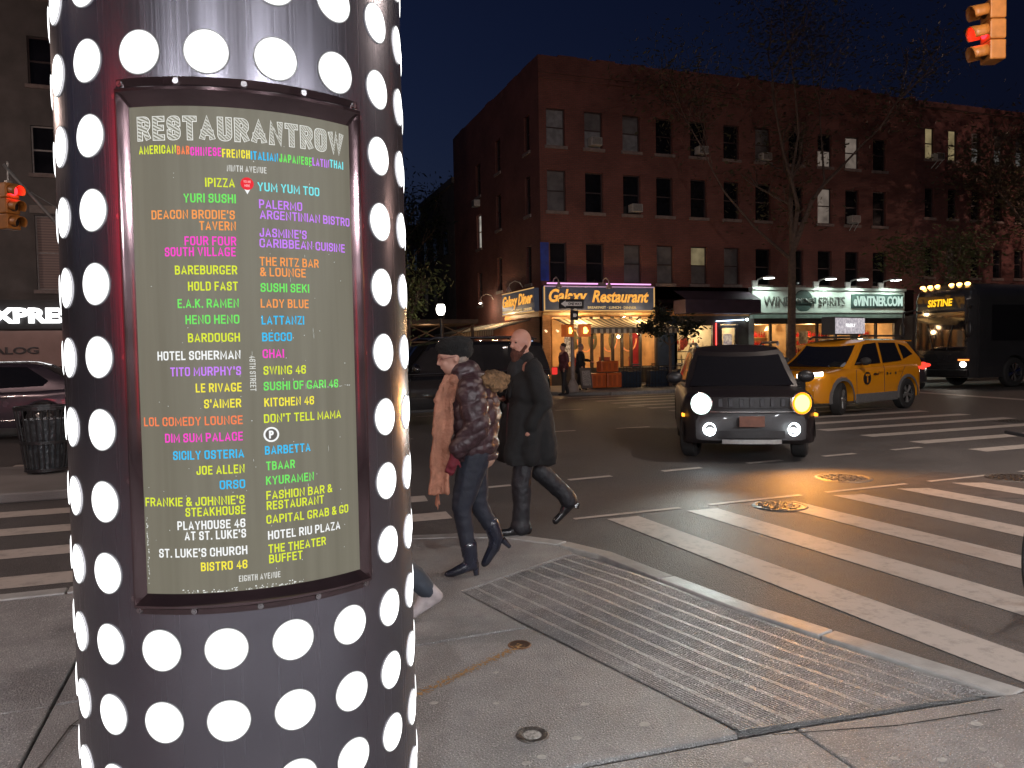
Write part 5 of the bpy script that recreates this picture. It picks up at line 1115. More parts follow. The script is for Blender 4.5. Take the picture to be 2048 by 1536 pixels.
# ---------- bus
def bus():
    t=thing('bus','black coach with amber lit destination sign and roof marker lights at the right edge','bus')
    P=paint('bus_black',(.03,.03,.032),rough=.2); L,Wd,Hh=12.0,2.55,3.5
    # local: x forward, y left; body with wheel arch
    def arch(x,z0=.35):
        for w in (L/2-2.0,-L/2+2.6):
            if abs(x-w)<.58: return max(z0,.5+math.sqrt(.58**2-(x-w)**2))
        return z0
    m=MB(); xs=sorted(set([-L/2+i*.2 for i in range(61)]+[w+k*.58 for w in (L/2-2.0,-L/2+2.6) for k in (-1,-.95,-.8,.8,.95,1)])); rings=[]
    for x in xs:
        e=max(0,(abs(x)-(L/2-.35))/.35); w=Wd/2-.18*e**2; zt=Hh-.25*e**2; zb=arch(x)
        pts=[(0,zb),(w,zb),(w,max(zb+.02,1.2)),(w-.01,2.9),(w-.06,zt-.25),(w-.2,zt-.06),(w-.5,zt),(0,zt+.03)]
        rings.append([(x,y,z) for y,z in pts]+[(x,-y,z) for y,z in pts[-2:0:-1]])
    n=len(rings[0]); m.add([v for r in rings for v in r],[(i*n+j,i*n+(j+1)%n,(i+1)*n+(j+1)%n,(i+1)*n+j) for i in range(len(rings)-1) for j in range(n)]+[tuple(range(n))[::-1],tuple((len(rings)-1)*n+j for j in range(n))])
    m.build('body',P,t,smooth=True)
    for sg in (-1,1):
        for x in (L/2-2.0,-L/2+2.6): wheel(t,x,sg*1.12,.5,.3,CHROME,8)
        for k in range(6):
            x1=L/2-.9-1.75*k; B(x1-1.65,x1,min(sg*1.27,sg*1.284),max(sg*1.27,sg*1.284),1.55,2.75).build('side_window',DARKGLASS,t,bevel=.01)
        MB().ell((L/2-3.2,sg*1.28,3.05),(.5,.03,.06)).build('side_light_strip',emi('bus_top_light',(1,.75,.25),4.5),t,smooth=True)
        MB().tube([(L/2-.15,sg*1.15,2.7),(L/2+.25,sg*1.4,2.6),(L/2+.28,sg*1.42,2.2)],.03).ell((L/2+.28,sg*1.43,1.95),(.07,.12,.28)).build('mirror',BLACK,t,smooth=True)
    B(L/2-.02,L/2+.012,-1.02,1.02,1.25,2.55).build('windscreen',DARKGLASS,t,bevel=.01); B(L/2-.02,L/2+.008,-1.0,1.0,2.62,3.12).build('destination_box',DARKGLASS,t)
    text('SISTINE',.22,(L/2+.03,-.0,2.87),emi('amber_led',(1,.5,.02),1.5),t,width=1.05,rot=(0,0,R_(90)),bold=.03,align='CENTER',shear=.15,name='destination_letters') 
    for y in (-.95,-.62,-.3,.3,.62,.95): MB().ell((L/2-.18,y,3.45),(.09,.09,.06)).build('marker_light',emi('amber_marker_l',(1,.5,.12),9),t,smooth=True)
    for sg in (-1,1):
        MB().ell((L/2-.03,sg*.95,.8),(.08,.14,.1)).build('headlight',emi('bus_head',(1,.92,.8),16) if sg>0 else WHITE,t,smooth=True)
        B(L/2-.05,L/2+.01,min(sg*.75,sg*1.15),max(sg*.75,sg*1.15),.92,.97).build('turn_strip',emi('orange_strip',(1,.25,.05),2),t)
    B(L/2-.06,L/2+.05,-1.15,1.15,.38,.62).build('bumper',BLACK,t,bevel=.03); 
    for s in (-.3,.3): MB().tube([(L/2+.03,s,1.3),(L/2+.04,s*1.8,2.1)],.012).build('wiper',BLACK,t)
    text('7803',.14,(L/2-1.55,1.29,3.1),WHITE,t,width=.4,rz=math.pi,name='fleet_number',align='CENTER') if False else None
    for k,(y,z) in enumerate(((1.29,2.3),(1.29,2.15),(1.29,1.9))): MB().ell((L/2-.75-.05*k,y,z),(.10,.02,.06)).build('interior_glint',emi('bus_glint',(.9,.3,.25) if k<2 else (1,.9,.8),2.2),t,smooth=True) if False else None
    lamp('headlight_beam',(L/2+.15,.9,.8),25,(1,.85,.7),t,.08,'SPOT',rot=aim((0,0,.8),(3,0,.4)),size=R_(110),blend=.7)
    lamp('marker_glow',(L/2+.1,0,3.6),5,(1,.6,.25),t,.1)
    return t
bu=bus(); bu.rotation_euler=(0,0,R_(180)); bu.location=(24.3+6.4,21.4,ZR); bu.scale=(1.07,1.0,1.08)
# small car beyond, between taxi and bus
def rearcar():
    t=thing('hatchback','small dark car with red plate between the taxi and the bus','car')
    P=paint('dark_grey_paint',(.03,.03,.035))
    c=Car(t,4.2,1.78,1.50,[(-2.1,.9),(-2.0,1.0),(.8,.96),(1.8,.85),(2.1,.66)],1.25,-1.25,(1.0,-1.95,.3,-1.5,.96,1.0),P,wr=.33,sill=.24,tuck=.2)
    c.front_glass(); c.front_glass(.1,.9,.85,'rear_window',rear=True)
    for sg in (-1,1):
        c.sideglass([(.7,.1),(.1,.86),(-.35,.88),(-.3,.06)],sg); c.sideglass([(-.4,.06),(-.44,.88),(-1.2,.86),(-1.35,.1)],sg); wheel(t,1.25,sg*.78,.33,.2,STEEL,5); wheel(t,-1.25,sg*.78,.33,.2,STEEL,5)
        MB().ell((-2.05,sg*.72,.88),(.1,.14,.07)).build('tail_light',emi('tail_red',(1,.05,.03),1.6),t,smooth=True)
    B(-2.16,-2.06,-.25,.25,.52,.68).build('number_plate',emi('red_plate',(1,.06,.10),1.1),t)
    return t
rc=rearcar(); rc.location=(27.0,26.0,ZR) ; rc.location=(22.9,22.6,ZR); rc.rotation_euler=(0,0,R_(62))
# ============================================================ PEOPLE  (local: x forward, y left, z up)
SKIN=mat('skin',(.42,.20,.14),rough=.55,noise_s=9,noise_a=.12)
SKIN2=mat('skin_pale',(.42,.23,.17),rough=.55,noise_s=9,noise_a=.12)
def head_shapes(m,c,s=1.0,tilt=0,yaw=0):
    M=Matrix.Rotation(yaw,4,'Z')@Matrix.Rotation(tilt,4,'Y'); c=Vector(c)
    def p(x,y,z): return c+M@Vector((x*s,y*s,z*s))
    m.ell(p(-.012,0,.025),(.098*s,.078*s,.098*s),M=M.to_3x3()); m.ell(p(.02,0,-.045),(.066*s,.056*s,.07*s),M=M.to_3x3())
    m.ell(p(.035,0,-.085),(.04*s,.036*s,.028*s)); m.ell(p(.078,0,.035),(.018*s,.045*s,.012*s),M=M.to_3x3())
    m.cap(p(.085,0,.02),p(.104,0,-.018),.009*s,.014*s); m.ell(p(.098,0,-.02),(.012*s,.017*s,.009*s))
    m.ell(p(.083,0,-.052),(.012*s,.022*s,.008*s)); m.ell(p(.06,0,-.025),(.03*s,.05*s,.03*s))
    for y in (-1,1): m.ell(p(-.01,y*.080,-.005),(.018*s,.010*s,.030*s),M=M.to_3x3())
    return p
def eyes(p,par):
    e=MB()
    for y in (-1,1): e.ell(p(.079,y*.030,.012),(.010,.013,.006))
    e.build('eyes',mat('eye_dark',(.03,.02,.02),rough=.2,noise_s=5),par,smooth=True)
def hand(m,w,d,s=1.0,side=1):
    """palm with four curled fingers and a thumb; w wrist, d direction of the hand"""
    w=Vector(w); d=Vector(d).normalized(); up=Vector((0,0,1)) if abs(d.z)<.9 else Vector((1,0,0)); a=d.cross(up).normalized(); b=a.cross(d)
    m.cap(w,w+d*.05*s,.026*s,.034*s,8)
    for k,L in enumerate((.066,.076,.072,.056)):
        o=(k-1.5)*.018*s; r=w+d*.07*s+b*o; k1=r+d*L*.5*s; k2=k1+(d*.6+a*side*.8).normalized()*L*.5*s
        m.cap(r-d*.03*s,k1,.0095*s,.009*s,6).cap(k1,k2,.009*s,.007*s,6)
    th=w+b*-.03*s+d*.02*s; m.cap(th,th+(d*.6-b*.6+a*side*.4).normalized()*.05*s,.012*s,.009*s,6)
def fold(amp,f=14,zf=1.0): return lambda co: amp*noise.noise(Vector((co.x*f,co.y*f,co.z*f*zf)))+amp*.5*noise.noise(Vector((co.x*f*2.3,co.y*f*2.3,co.z*f*2.3)))
def shoe(m,ankle,toe,heel,w=.045,hh=.06):
    a,t,h=Vector(ankle),Vector(toe),Vector(heel); m.cap(h+Vector((0,0,.03)),t+Vector((0,0,.025)),.036,.032,10).cap(a,h+Vector((0,0,.035)),w*.95,.038,10).cap(a,t*.55+h*.45+Vector((0,0,.04)),w,.038,10)
# ---- bearded man in black overcoat
def man():
    t=thing('person','bald bearded man in long black overcoat and trousers, striding left at the kerb','person')
    Lh,Rh=(0,.095,.92),(0,-.095,.92)
    # camera side is his left (+y)
    fk,fa=(.085,.10,.50),(.10,.10,.09); rk,ra_=(-.11,-.09,.52),(-.37,-.09,.26)
    b=MB(); p=head_shapes(b,(.05,0,1.595),1.0,tilt=R_(4),yaw=R_(28))
    b.cap((.0,0,1.40),(.03,0,1.52),.060,.056).cap((0,0,1.0),(0,0,1.33),.13,.13).cap((0,-.15,1.38),(0,.15,1.38),.07)
    for s_,k,a in ((1,fk,fa),(-1,rk,ra_)): b.cap((0,s_*.09,.92),k,.085,.058).cap(k,a,.058,.04)
    b.cap((0,.2,1.36),(-.07,.25,1.10),.05,.042).cap((-.07,.25,1.10),(.04,.22,.90),.04,.03); hand(b,(.04,.22,.90),(.3,-.1,-1))
    b.cap((0,-.2,1.36),(.02,-.24,1.10),.05,.042).cap((.02,-.24,1.10),(.23,-.16,1.14),.04,.03); hand(b,(.23,-.16,1.14),(1,.2,.1),side=-1)
    remesh(b,'body',SKIN,t,.0085,2); eyes(p,t)
    sh_=MB(); sh_.ell((.045,0,1.36),(.125,.11,.13)).cap((.02,0,1.40),(.035,0,1.475),.075,.066); remesh(sh_,'shirt',mat('black_shirt',(.012,.012,.013),rough=.8,noise_s=20),t,.01,1)
    be=MB(); be.ell(p(.055,0,-.085),(.052,.052,.045)).ell(p(.062,0,-.125),(.040,.040,.05)).ell(p(.085,0,-.043),(.014,.030,.010)); 
    for y in (-1,1): be.cap(p(.0,y*.070,-.02),p(.045,y*.045,-.085),.014,.02)
    remesh(be,'beard',mat('auburn_beard',(.11,.035,.02),rough=.9,noise_s=60,noise_a=.5,bump=.8,bump_s=120),t,.008,1,fold(.004,60))
    c=MB(); sh=1.0
    c.ell((-.01,0,1.20),(.175,.24,.24)).cap((-.01,-.17,1.375),(-.01,.17,1.375),.085).ell((-.01,0,1.03),(.17,.22,.2)).cap((.03,0,1.37),(.015,0,1.45),.115,.088)
    # long skirts of the coat swing apart
    for (x0,y0,x1,y1,r0,r1) in ((.07,.1,.17,.12,.12,.075),(.07,-.1,.19,-.10,.12,.075),(-.06,.10,-.12,.13,.13,.10),(-.06,-.10,-.13,-.10,.13,.10),(0,.15,.03,.17,.10,.085),(0,-.15,-.02,-.15,.10,.085)): c.cap((x0,y0,1.0),(x1,y1,.66),r0,r1)
    c.cap((0,.19,1.38),(-.07,.26,1.10),.085,.07).cap((-.07,.27,1.10),(.04,.235,.93),.066,.052)
    c.cap((0,-.20,1.37),(.03,-.26,1.10),.082,.066).cap((.03,-.26,1.10),(.21,-.18,1.14),.062,.05)
    c.box(-.19,.20,-.19,.20,.585,.66)
    CO=mat('black_wool',(.007,.0065,.007),rough=.85,noise_s=60,bump=.4,bump_s=150)
    remesh(c,'overcoat',CO,t,.014,4,fold(.012,9,.6))
    cl=MB(); 
    for s_ in (-1,1): cl.cap((-.05,s_*.09,1.45),(.10,s_*.055,1.38),.028,.02).cap((.10,s_*.055,1.38),(.165,s_*.05,1.15),.022,.016)
    remesh(cl,'collar',CO,t,.010,2)
    MB().tube([(.175,.045,1.10),(.19,.04,.85),(.2,.04,.64)],.008,6).build('coat_lining',mat('maroon_lining',(.06,.012,.015),rough=.6,noise_s=9),t)
    tr=MB()
    for s_,k,a in ((1,fk,fa),(-1,rk,ra_)): tr.cap((0,s_*.09,.93),k,.105,.082).cap(k,a,.082,.074); 
    tr.cap((-.37,-.09,.26),(-.39,-.09,.22),.078,.08).cap(fa,(.10,.10,.07),.076,.085)
    remesh(tr,'trousers',mat('black_satin_trousers',(.012,.012,.016),rough=.6,noise_s=20,bump=.2,bump_s=60),t,.012,3,fold(.010,12,.5))
    s1=MB(); shoe(s1,(.10,.10,.08),(.28,.10,.0),(.04,.10,0)); BS=mat('black_leather',(.012,.012,.014),rough=.22,coat=.4,noise_s=9); remesh(s1,'shoe',BS,t,.009,2)
    s2=MB(); shoe(s2,(-.39,-.09,.22),(-.27,-.09,.02),(-.44,-.09,.17)); remesh(s2,'shoe',BS,t,.009,2)
    MB().cyl((-.455,-.09,.15),(-.475,-.09,.19),.035,.03,10).build('shoe_heel',BS,t)
    return t
mn=man(); mn.location=(2.25,5.99,.005); mn.rotation_euler=(0,0,R_(176)); mn.scale=(.985,.985,.985)
# ---- woman in puffer jacket and beret
def woman():
    t=thing('person','woman in black beret, plum puffer jacket, long peach scarf and heeled boots','person')
    fk,fa=(.06,.075,.46),(.02,.08,.14); rk,ra_=(-.07,-.07,.44),(-.19,-.07,.22)
    b=MB(); p=head_shapes(b,(.095,0,1.425),.93,tilt=R_(10),yaw=R_(8))
    b.cap((.0,0,1.25),(.06,0,1.36),.055,.05).cap((-.02,0,.86),(-.01,0,1.18),.12,.12).cap((0,-.12,1.24),(0,.12,1.24),.06)
    for s_,k,a in ((1,fk,fa),(-1,rk,ra_)): b.cap((-.03,s_*.075,.80),k,.085,.055).cap(k,a,.05,.036)
    b.cap((0,.16,1.22),(-.02,.2,.98),.045,.038).cap((-.02,.2,.98),(.11,.19,.80),.036,.026)
    b.cap((0,-.16,1.22),(-.01,-.21,1.0),.045,.038).cap((-.01,-.21,1.0),(.07,-.2,.81),.036,.026)
    remesh(b,'body',SKIN2,t,.0085,2); eyes(p,t)
    g=MB(); hand(g,(.115,.19,.80),(.35,0,-1),.95); g.cap((.10,.19,.83),(.12,.19,.79),.034,.03); remesh(g,'glove',mat('dark_red_glove',(.14,.01,.02),rough=.8,noise_s=40),t,.007,1)
    g=MB(); hand(g,(.07,-.2,.80),(.2,.1,-1),.95,-1); remesh(g,'glove',MC['dark_red_glove'],t,.007,1)
    gl=MB().tube([p(.098,.055,.012),p(.04,.082,.014),p(-.01,.084,.012)],.003,5); 
    for y in (-1,1): gl.lathe([(.019,-.002),(.022,0),(.019,.002)],14,Matrix.Rotation(R_(90),4,'Y'),p(.094,y*.030,.010))
    gl.build('glasses',mat('tortoise',(.2,.05,.03),rough=.3,noise_s=30),t)
    h=MB(); h.ell(p(-.035,0,.09),(.128,.115,.058),M=Matrix.Rotation(R_(8),3,'Y')).ell(p(-.02,0,.055),(.108,.095,.055)).ell(p(-.07,0,.045),(.09,.10,.065))
    remesh(h,'beret',mat('black_knit',(.008,.008,.008),rough=.95,noise_s=60,bump=1,bump_s=120),t,.009,2,fold(.006,40))
    hr=MB(); hr.ell(p(-.06,0,-.01),(.055,.075,.07)); remesh(hr,'hair',mat('grey_hair',(.28,.22,.18),rough=.7,noise_s=60,noise_a=.5),t,.009,1,fold(.004,60))
    j=MB(); j.ell((-.03,0,1.06),(.19,.215,.27)).cap((-.01,-.13,1.22),(-.01,.13,1.22),.095).ell((-.03,0,.88),(.175,.20,.16)).cap((0,0,1.22),(.02,0,1.32),.11,.095)
    j.cap((-.03,0,1.28),(-.01,0,1.325),.10,.085).cap((0,.175,1.21),(-.03,.225,.99),.092,.082).cap((-.03,.225,.99),(.09,.20,.85),.076,.060)
    j.cap((0,-.175,1.21),(-.01,-.225,1.0),.088,.078).cap((-.01,-.225,1.0),(.06,-.2,.85),.074,.058)
    def quilt(co): 
        s_=abs(math.sin((co.z+.25*co.x+.03*noise.noise(co*6))*math.pi/.095)); return .016*(s_**.5)-.008+.008*noise.noise(co*16)
    remesh(j,'puffer_jacket',mat('plum_nylon',(.045,.022,.026),rough=.42,noise_s=14,noise_a=.3,bump=.5,bump_s=30),t,.0095,2,quilt)
    hb=MB(); hb.cyl((-.03,0,.755),(-.03,0,.80),.165,.175,24); remesh(hb,'jacket_hem',MC['plum_nylon'],t,.01,2)
    sw=MB(); sw.ell((-.03,0,.76),(.155,.165,.085)); remesh(sw,'sweater',mat('beige_knit',(.42,.26,.19),rough=.9,noise_s=30,bump=.4,bump_s=80),t,.011,1)
    fu=MB()
    for a in range(0,200,18):
        q=R_(a+80); fu.ell((-.13+.09*math.cos(q),.13*math.sin(q),1.27+.03*math.sin(q*2)),(.05,.05,.042))
    fu.ell((-.21,0,1.28),(.08,.09,.05)).ell((-.17,.08,1.29),(.06,.06,.045))
    remesh(fu,'fur_hood',mat('tan_fur',(.30,.17,.08),rough=1,noise_s=50,noise_a=.6,bump=1,bump_s=140),t,.008,1,fold(.014,45))
    sc_=MB(); pts=[(.10,.04,1.31),(.165,.10,1.16),(.185,.13,.95),(.205,.14,.74),(.22,.14,.57)]
    for a_,b_ in zip(pts[:-1],pts[1:]):
        for dx,dy in ((-.055,.03),(-.03,.012),(0,0),(.03,.012),(.055,.03)): sc_.cap((a_[0]+dx*.8,a_[1]+dy,a_[2]),(b_[0]+dx,b_[1]+dy,b_[2]),.016,.017,8)
    sc_.cap((.09,.07,1.28),(.13,.0,1.27),.035,.035)
    pts=[(.12,-.05,1.3),(.17,-.02,1.1),(.2,.0,.85),(.23,.03,.70)]
    for a_,b_ in zip(pts[:-1],pts[1:]):
        for dy in (-.035,0,.035): sc_.cap((a_[0],a_[1]+dy,a_[2]),(b_[0],b_[1]+dy,b_[2]),.02,.022,8)
    SC=mat('peach_scarf',(.42,.19,.12),rough=.9,noise_s=18,noise_a=.3,bump=.7,bump_s=60)
    remesh(sc_,'scarf',SC,t,.008,1,fold(.007,26,.6))
    fr_=MB()
    for k in range(16):
        y=.085+.007*k; fr_.cyl((.222,y,.56),(.225+.01*math.sin(k*2),y+.004*math.sin(k*5),.50-.015*(k%3)),.004,.003,4)
    fr_.build('scarf_fringe',SC,t)['kind']='stuff'
    je=MB()
    for s_,k,a in ((1,fk,fa),(-1,rk,ra_)): je.cap((-.035,s_*.075,.80),k,.112,.070).cap(k,a,.066,.046)
    remesh(je,'jeans',mat('dark_indigo_denim',(.010,.012,.022),rough=.72,noise_s=30,noise_a=.2,bump=.15,bump_s=80),t,.010,2,fold(.004,18,1.5))
    BT=mat('black_boot',(.014,.016,.028),rough=.25,coat=.4,noise_s=12)
    s1=MB(); s1.cap((.02,.08,.20),(.01,.08,.12),.056,.05).cap((.01,.08,.11),(.0,.08,.075),.048,.045).cap((.0,.08,.075),(.13,.08,.025),.042,.028).cap((.13,.08,.025),(.165,.08,.02),.028,.02); remesh(s1,'boot',BT,t,.008,2)
    MB().cyl((-.028,.08,.0),(-.02,.08,.08),.018,.026,10).build('boot_heel',BT,t)
    s2=MB(); s2.cap((-.155,-.07,.30),(-.19,-.07,.20),.056,.052).cap((-.19,-.07,.20),(-.175,-.07,.14),.048,.045).cap((-.175,-.07,.14),(-.115,-.07,.04),.042,.030).cap((-.115,-.07,.04),(-.105,-.07,.03),.03,.025); remesh(s2,'boot',BT,t,.008,2)
    MB().cyl((-.235,-.07,.185),(-.285,-.07,.13),.024,.014,10).build('boot_heel',BT,t)
    return t
wm=woman(); wm.location=(1.455,5.03,.005); wm.rotation_euler=(0,0,R_(172)); wm.scale=(1.03,1.03,1.03)
# ---- walker hidden by the column, one trainer showing
def hidden():
    t=thing('person','walker almost hidden behind the column, only a trailing grey trainer showing','person')
    fk,fa=(.2,.09,.5),(.32,.09,.1); rk,ra_=(-.14,-.08,.48),(-.42,-.08,.16)
    b=MB(); p=head_shapes(b,(.05,0,1.6)); b.cap((0,0,1.4),(.03,0,1.52),.06).cap((0,0,1.0),(0,0,1.33),.13,.15).cap((0,-.15,1.38),(0,.15,1.38),.07)
    for s_,k,a in ((1,fk,fa),(-1,rk,ra_)): b.cap((0,s_*.09,.92),k,.085,.058).cap(k,a,.058,.04)
    for s_ in (-1,1): b.cap((0,s_*.2,1.36),(-.05,s_*.24,1.1),.05,.04).cap((-.05,s_*.24,1.1),(.08*s_,s_*.22,.88),.04,.03); hand(b,(.08*s_,s_*.22,.88),(0,0,-1))
    remesh(b,'body',SKIN,t,.010,2); eyes(p,t)
    j=MB(); j.ell((0,0,1.2),(.16,.22,.26)).cap((0,-.16,1.36),(0,.16,1.36),.085).ell((0,0,1.0),(.15,.19,.14))
    for s_ in (-1,1): j.cap((0,s_*.19,1.35),(-.05,s_*.25,1.1),.075,.06).cap((-.05,s_*.25,1.1),(.08*s_,s_*.23,.92),.06,.05)
    remesh(j,'jacket',mat('navy_jacket',(.02,.025,.05),rough=.6,noise_s=14),t,.013,2,fold(.01,10))
    h=MB().ell(p(-.02,0,.06),(.1,.09,.08)); remesh(h,'hair',mat('brown_hair',(.05,.03,.02),rough=.8,noise_s=40),t,.01,1,fold(.005,40))
    tr=MB()
    for s_,k,a in ((1,fk,fa),(-1,rk,ra_)): tr.cap((0,s_*.09,.93),k,.10,.075).cap(k,a,.072,.055)
    remesh(tr,'trousers',mat('slate_trousers',(.03,.04,.055),rough=.7,noise_s=20),t,.012,2,fold(.008,14))
    TN=mat('grey_trainer',(.42,.38,.38),rough=.6,noise_s=20,noise_a=.3)
    s1=MB(); shoe(s1,(.32,.09,.08),(.48,.09,.02),(.28,.09,0)); remesh(s1,'trainer',TN,t,.009,2)
    s2=MB(); shoe(s2,(-.43,-.08,.16),(-.30,-.08,.0),(-.47,-.08,.09)); remesh(s2,'trainer',TN,t,.009,2)
    return t
hp=hidden(); hp.location=(0.55,4.20,.0); hp.rotation_euler=(0,0,R_(176))
MB()
# ---- two small far pedestrians
def farperson(lab,loc,rz,coatm,arm=False,longcoat=True,hairm='brown_hair'):
    t=thing('person',lab,'person',loc,rz)
    b=MB(); p=head_shapes(b,(.03,0,1.6)); b.cap((0,0,1.4),(.02,0,1.52),.06).cap((0,0,.95),(0,0,1.33),.13,.15)
    for s_ in (-1,1): b.cap((0,s_*.09,.92),(.05*s_,s_*.09,.5),.085,.058).cap((.05*s_,s_*.09,.5),(.12*s_-.05,s_*.09,.08),.058,.04)
    e=(.42,.2,1.05) if arm else (.1,.23,.9)
    b.cap((0,.2,1.36),(.15 if arm else -.03,.24,1.12),.05,.04).cap((.15 if arm else -.03,.24,1.12),e,.04,.03); hand(b,e,(1,0,-.3) if arm else (0,0,-1))
    b.cap((0,-.2,1.36),(-.05,-.24,1.1),.05,.04).cap((-.05,-.24,1.1),(.05,-.22,.88),.04,.03); hand(b,(.05,-.22,.88),(0,0,-1))
    remesh(b,'body',SKIN,t,.014,1)
    j=MB(); j.ell((0,0,1.2),(.17,.23,.26)).cap((0,-.16,1.36),(0,.16,1.36),.09).ell((0,0,.95),(.17,.21,.2 ))
    if longcoat: j.cap((0,0,.95),(-.03,0,.72),.19,.17)
    j.cap((0,.2,1.35),(.15 if arm else -.03,.25,1.12),.08,.065).cap((.15 if arm else -.03,.25,1.12),(e[0]*.9,e[1],e[2]+.03),.06,.05)
    j.cap((0,-.2,1.35),(-.05,-.25,1.1),.08,.065).cap((-.05,-.25,1.1),(.04,-.22,.92),.06,.05)
    remesh(j,'coat',coatm,t,.018,2,fold(.012,9))
    tr=MB()
    for s_ in (-1,1): tr.cap((0,s_*.09,.93),(.05*s_,s_*.09,.5),.1,.075).cap((.05*s_,s_*.09,.5),(.12*s_-.05,s_*.09,.1),.07,.06).cap((.12*s_-.05,s_*.09,.05),(.12*s_+.1,s_*.09,.03),.04,.035)
    remesh(tr,'trousers',mat('black_trousers',(.015,.015,.018),rough=.7,noise_s=9),t,.016,1)
    h=MB().ell(p(-.025,0,.05),(.1,.09,.09)); remesh(h,'hair',mat(hairm,(.05,.03,.02),rough=.8,noise_s=40),t,.012,1)
    return t
farperson('pedestrian in long black coat reaching toward orange barrier beside the signal pole',(12.0,26.2,0),R_(-20),mat('black_coat_far',(.012,.012,.014),rough=.8,noise_s=9),arm=True,hairm='grey_hair')
farperson('pedestrian in dark red jacket, half hidden behind the bald man',(10.2,23.6,ZR+.12),R_(180),mat('dark_red_jacket',(.10,.02,.025),rough=.7,noise_s=9),longcoat=False)
# ============================================================ STREET FURNITURE
# litter bin of vertical bars on the island
def bin_():
    t=thing('litter_bin','black slatted metal litter bin standing on the traffic island by the column','litter bin',(-2.47,11.75,0))
    for k in range(26):
        a=2*math.pi*k/26; MB().cyl((.24*math.cos(a),.24*math.sin(a),.04),(.34*math.cos(a),.34*math.sin(a),.86),.009,.011,6).build('bar',BLACK,t)
    for r,z in ((.245,.05),(.29,.42),(.345,.87)): MB().lathe([(r-.012,z-.02),(r+.012,z-.02),(r+.012,z+.02),(r-.012,z+.02),(r-.012,z-.02)],32).build('hoop',BLACK,t)
    MB().cyl((0,0,.05),(0,0,.72),.21,.26,20).build('liner_bag',mat('clear_bag',(.08,.09,.10),rough=.25,noise_s=12,noise_a=.6,bump=1,bump_s=14),t,smooth=True); MB().ell((.03,0,.55),(.2,.2,.16)).build('rubbish',mat('rubbish',(.2,.2,.2),rough=.7,noise_s=15,noise_a=.7),t,smooth=True)
bin_()
SY=mat('signal_yellow',(.50,.19,.035),rough=.45,noise_s=6,noise_a=.25)
def signal(loc,rz,lab,lit=0,n=3,black=False):
    t=thing('traffic_signal',lab,'traffic light',loc,rz)
    # hangs down from the origin; faces -y
    for k in range(n):
        z=-.36*(k+1)
        MB().box(-.17,.17,-.12,.16,z+.005,z+.355).build('housing',SY,t,bevel=.025)
        m=MB(); N=14; r=.145
        def f(u,v):
            a=R_(-35+250*u); L=.30*v; dr=1-.0*v; return (r*dr*math.cos(a),-.12-L*(1 if True else 0)*(1-.30*(1-math.sin(a))/2),z+.18+r*dr*math.sin(a)-.05*v)
        m.grid(f,N,3); o=m.build('visor',SY,t,smooth=True); s=o.modifiers.new('s','SOLIDIFY'); s.thickness=.008
        MB().cyl((0,-.13,z+.18),(0,-.125,z+.18),.12,.12,20).build('lens',emi('signal_red',(1,.02,.03),4) if k==lit else mat('dark_lens',(.02,.02,.02),rough=.3,noise_s=9),t)
    MB().cyl((0,.02,0),(0,.02,.5),.025).box(-.06,.06,-.04,.08,-.005,.06).build('hanger',STEEL,t)
    if lit is not None: lamp('signal_glow',(0,-.28,-.18-.36*lit),3,(1,.03,.03),t,.05)
    return t
P_=Vector((14.1,11.45,7.75))
signal((12.92,10.35,7.62),R_(-112),'yellow three lamp signal hanging from mast arm at the top right corner',lit=1)
ma=thing('mast_arm','steel mast arm pole carrying the hanging signal, above the top right of the picture','signal pole',(19.9,6.3,0))
MB().cyl((0,0,0),(0,0,8.1),.12,.09,12).build('pole',STEEL,ma,smooth=True); MB().tube([(0,0,7.9),(-3.5,2.0,8.25),(-7.2,4.15,8.3)],.06,8).build('arm',STEEL,ma,smooth=True)
signal((-4.93,21.0,5.62),R_(48),'traffic signal with red light at the left edge in front of the grey building',lit=0)
ml=thing('mast_arm','thin grey mast arm slanting up to the red signal at the left edge','signal pole',(-2.2,22.4,0))
MB().cyl((0,0,0),(0,0,3.3),.10,.09,12).build('pole',STEEL,ml,smooth=True); MB().tube([(0,0,3.2),(-1.77,-1.2,4.69),(-2.75,-1.4,5.95),(-2.82,-1.4,6.05)],.04,8).build('arm',STEEL,ml,smooth=True); MB().tube([(0,0,4.0),(-2.3,-1.35,5.45)],.012,6).cyl((0,0,3.3),(0,0,4.1),.03).build('stay_wire',STEEL,ml)
# pole with one way sign and pedestrian signals
ps=thing('signal_pole','grey pole with one way arrow sign in front of the diner','signal pole',(11.15,25.0,0))
MB().lathe([(.22,0),(.22,.12),(.16,.3),(.09,.45)],12).cyl((0,0,.3),(0,0,3.4),.075,.06,12).build('pole',mat('grey_pole',(.26,.22,.2),rough=.5,noise_s=6),ps,smooth=True)
def plate(nm,w,h,z,mt,x=0,y=-.09,rz=0,par=ps):
    return MB().box(-w/2,w/2,-.006,.006,-h/2,h/2).build(nm,mt,par,loc=(x,y,z),rot=(0,0,rz))
B(-.48,.46,-.02,.02,-.17,.17).build('one_way_sign',BLACK,ps,loc=(-.05,-.09,3.12))
AR=MB(); AR.add([(x,-.001,z) for x,z in ((-.42,0),(-.24,.12),(-.24,.07),(.38,.07),(.38,-.07),(-.24,-.07),(-.24,-.12))],[tuple(range(7))[::-1]]).build('arrow',mat('sign_white_paint',(.72,.7,.68),rough=.4,emis=(.6,.55,.5),es=.12,noise_s=6),ps,loc=(-.05,-.114,3.12))
text('ONE WAY',.085,(.06,-.118,3.12),BLACK,ps,width=.5,align='CENTER',bold=.04,name='sign_letters')
